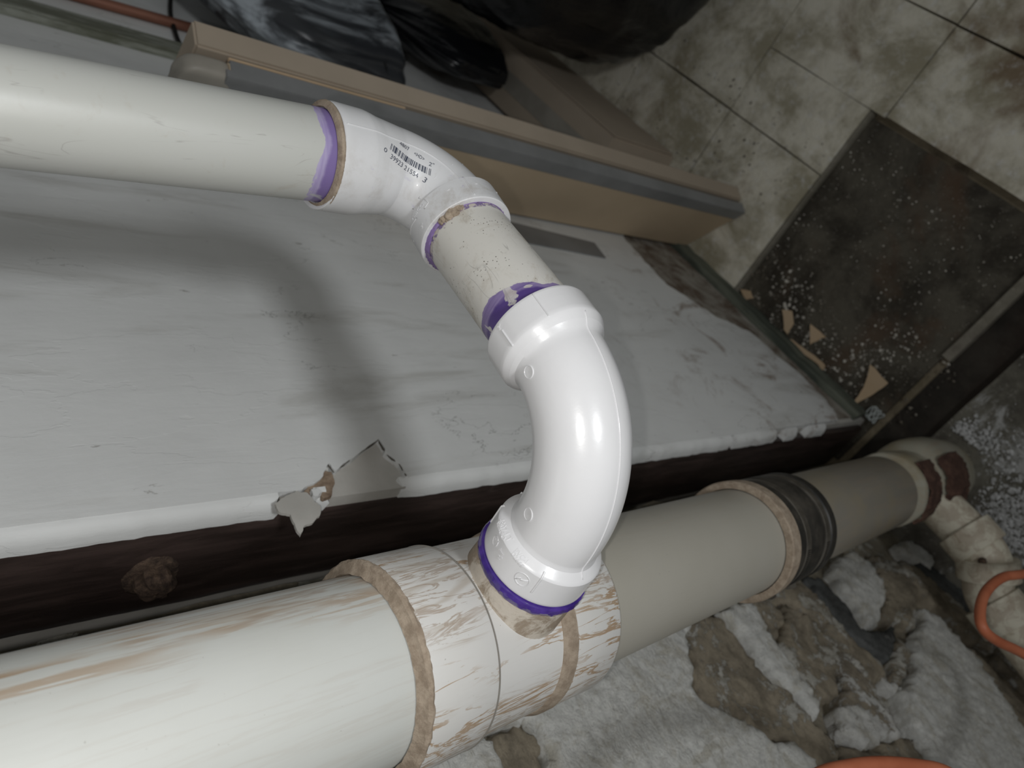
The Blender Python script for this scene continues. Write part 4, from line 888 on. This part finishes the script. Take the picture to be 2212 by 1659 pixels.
# ------------------------------------------------------------------ debris on the floor
def flat_piece(name, pix, z, mat, label, cat, th=0.003, curl=0.006, tilt=(0, 0)):
    P = [on(a, b, 2, z) for a, b in pix]; L = []
    for i in range(len(P)):
        a, b = P[i], P[(i+1) % len(P)]
        for q in range(5): p = a.lerp(b, q/5); L.append(Vector((p.x+0.0018*N3(p.x, p.y, 1, 90), p.y+0.0018*N3(p.y, p.x, 2, 90))))
    n = len(L); r = delaunay_2d_cdt(L, [(i, (i+1) % n) for i in range(n)], [], 1, 1e-7); c = sum((v for v in L), Vector((0, 0)))/n
    bm = bmesh.new(); lift = lambda v: z+curl*((v-c).length/0.05)**2+0.001
    f_ = [bm.verts.new((v.x, v.y, lift(v)+th)) for v in r[0]]; b_ = [bm.verts.new((v.x, v.y, lift(v))) for v in r[0]]; cnt = {(f[i], f[(i+1) % len(f)]) for f in r[2] for i in range(len(f))}
    for f in r[2]: bm.faces.new([f_[i] for i in f]); bm.faces.new([b_[i] for i in f][::-1])
    for a, b in cnt:
        if (b, a) not in cnt: bm.faces.new([f_[a], b_[a], b_[b], f_[b]])
    bmesh.ops.recalc_face_normals(bm, faces=bm.faces)
    o = frombm(name, bm, mat); return tag(o, label, cat)
PZ = -0.008
flat_piece('cardboard_scrap', [(1884, 788), (1922, 828), (1893, 848), (1843, 877), (1866, 838)], PZ, M['cardlight'], 'torn triangular tan cardboard scrap on the dark pad, largest one', 'scrap')
flat_piece('cardboard_scrap', [(1693, 668), (1712, 672), (1716, 700), (1702, 722), (1696, 712)], PZ, M['cardlight'], 'small slim tan scrap on the dark pad nearest the tall carton', 'scrap', curl=0.002)
flat_piece('cardboard_scrap', [(1752, 700), (1786, 728), (1770, 734), (1752, 745)], PZ, M['cardlight'], 'small pointed tan scrap with a bite out of it, middle of the dark pad edge', 'scrap', curl=0.002)
flat_piece('cardboard_scrap', [(1702, 732), (1712, 733), (1770, 775), (1784, 790), (1778, 802), (1766, 785), (1706, 742)], PZ, M['cardlight'], 'long thin bent tan strip on the dark pad beside the baseboard', 'scrap', curl=0.0)
flat_piece('plaster_chip', [(1602, 625), (1622, 628), (1628, 645), (1612, 648)], PZ, M['cardlight'], 'small pale chip at the corner of the dark pad near the baseboard', 'chip', curl=0.001)
lo = on(1890, 895, 2, 0.0)
P_ = [lo+Vector((0.018*math.cos(t*1.7)*(1-t/16), 0.014*math.sin(t*2.3+1), 0.003+0.004*abs(math.sin(t*1.3)))) for t in np.linspace(0, 12, 90)]
o = tube('lint_tuft', P_, 0.0014, M['lint'], None, 6); tag(o, 'small grey tuft of lint on the dark pad near the stack foot', 'lint')
def crumbs(name, boxes, mat, label, z0=-0.0085, cat='debris'):
    bm = bmesh.new(); rnd = random.Random(3)
    for (x0, x1, y0, y1, n, smin, smax, zz) in boxes:
        for _ in range(n):
            x = rnd.uniform(x0, x1); y = rnd.uniform(y0, y1); s = smin+(smax-smin)*rnd.random()**3
            r = bmesh.ops.create_icosphere(bm, subdivisions=1, radius=s)
            for v in r['verts']: v.co = Vector((v.co.x*rnd.uniform(.7, 1.3)+x, v.co.y*rnd.uniform(.7, 1.3)+y, v.co.z*0.7+zz+s*0.5))
    return tag(frombm(name, bm, mat), label, cat, kind='stuff')
crumbs('gravel_crumbs', [(0.36, 0.78, 0.05, 0.48, 700, 0.0006, 0.0024, -0.010), (0.40, 0.82, 0.36, 0.475, 420, 0.0008, 0.0045, -0.010), (0.80, 1.5, 0.10, 0.33, 260, 0.0008, 0.0035, 0.0), (0.30, 0.46, 0.30, 0.47, 160, 0.001, 0.004, -0.010), (0.02, 0.25, 0.05, 0.20, 300, 0.0008, 0.0035, 0.005)], M['crumb'], 'scattered pale crumbs and grit on the concrete floor and dark pad')
sb = bmesh.new(); rnd = random.Random(5)
for (px_, py_, n, sp_) in ((2110, 950, 70, 0.030), (2160, 1110, 150, 0.045), (2190, 1170, 160, 0.040), (2200, 1090, 80, 0.04), (2075, 935, 60, 0.022), (2180, 1000, 50, 0.05)):
    c = on(px_, py_, 2, 0.006)
    for _ in range(n*3):
        q = (rnd.gauss(0, sp_*0.6), rnd.gauss(0, sp_*0.6))
        if math.hypot(c.x+q[0]-0.215, c.y+q[1]-0.47) < 0.085 or c.x+q[0] > 0.25 or c.y+q[1] < 0.205: continue
        s = 0.0007+0.0038*rnd.random()**2; r = bmesh.ops.create_icosphere(sb, subdivisions=1, radius=s)
        for v in r['verts']: v.co = Vector((v.co.x*rnd.uniform(.7, 1.4)+c.x+q[0], v.co.y*rnd.uniform(.7, 1.4)+c.y+q[1], v.co.z*0.5+0.005+s*0.3))
tag(frombm('salt_crust', sb, M['salt']), 'fluffy white salt crust on the floor around the stack foot', 'salt crust', kind='stuff')
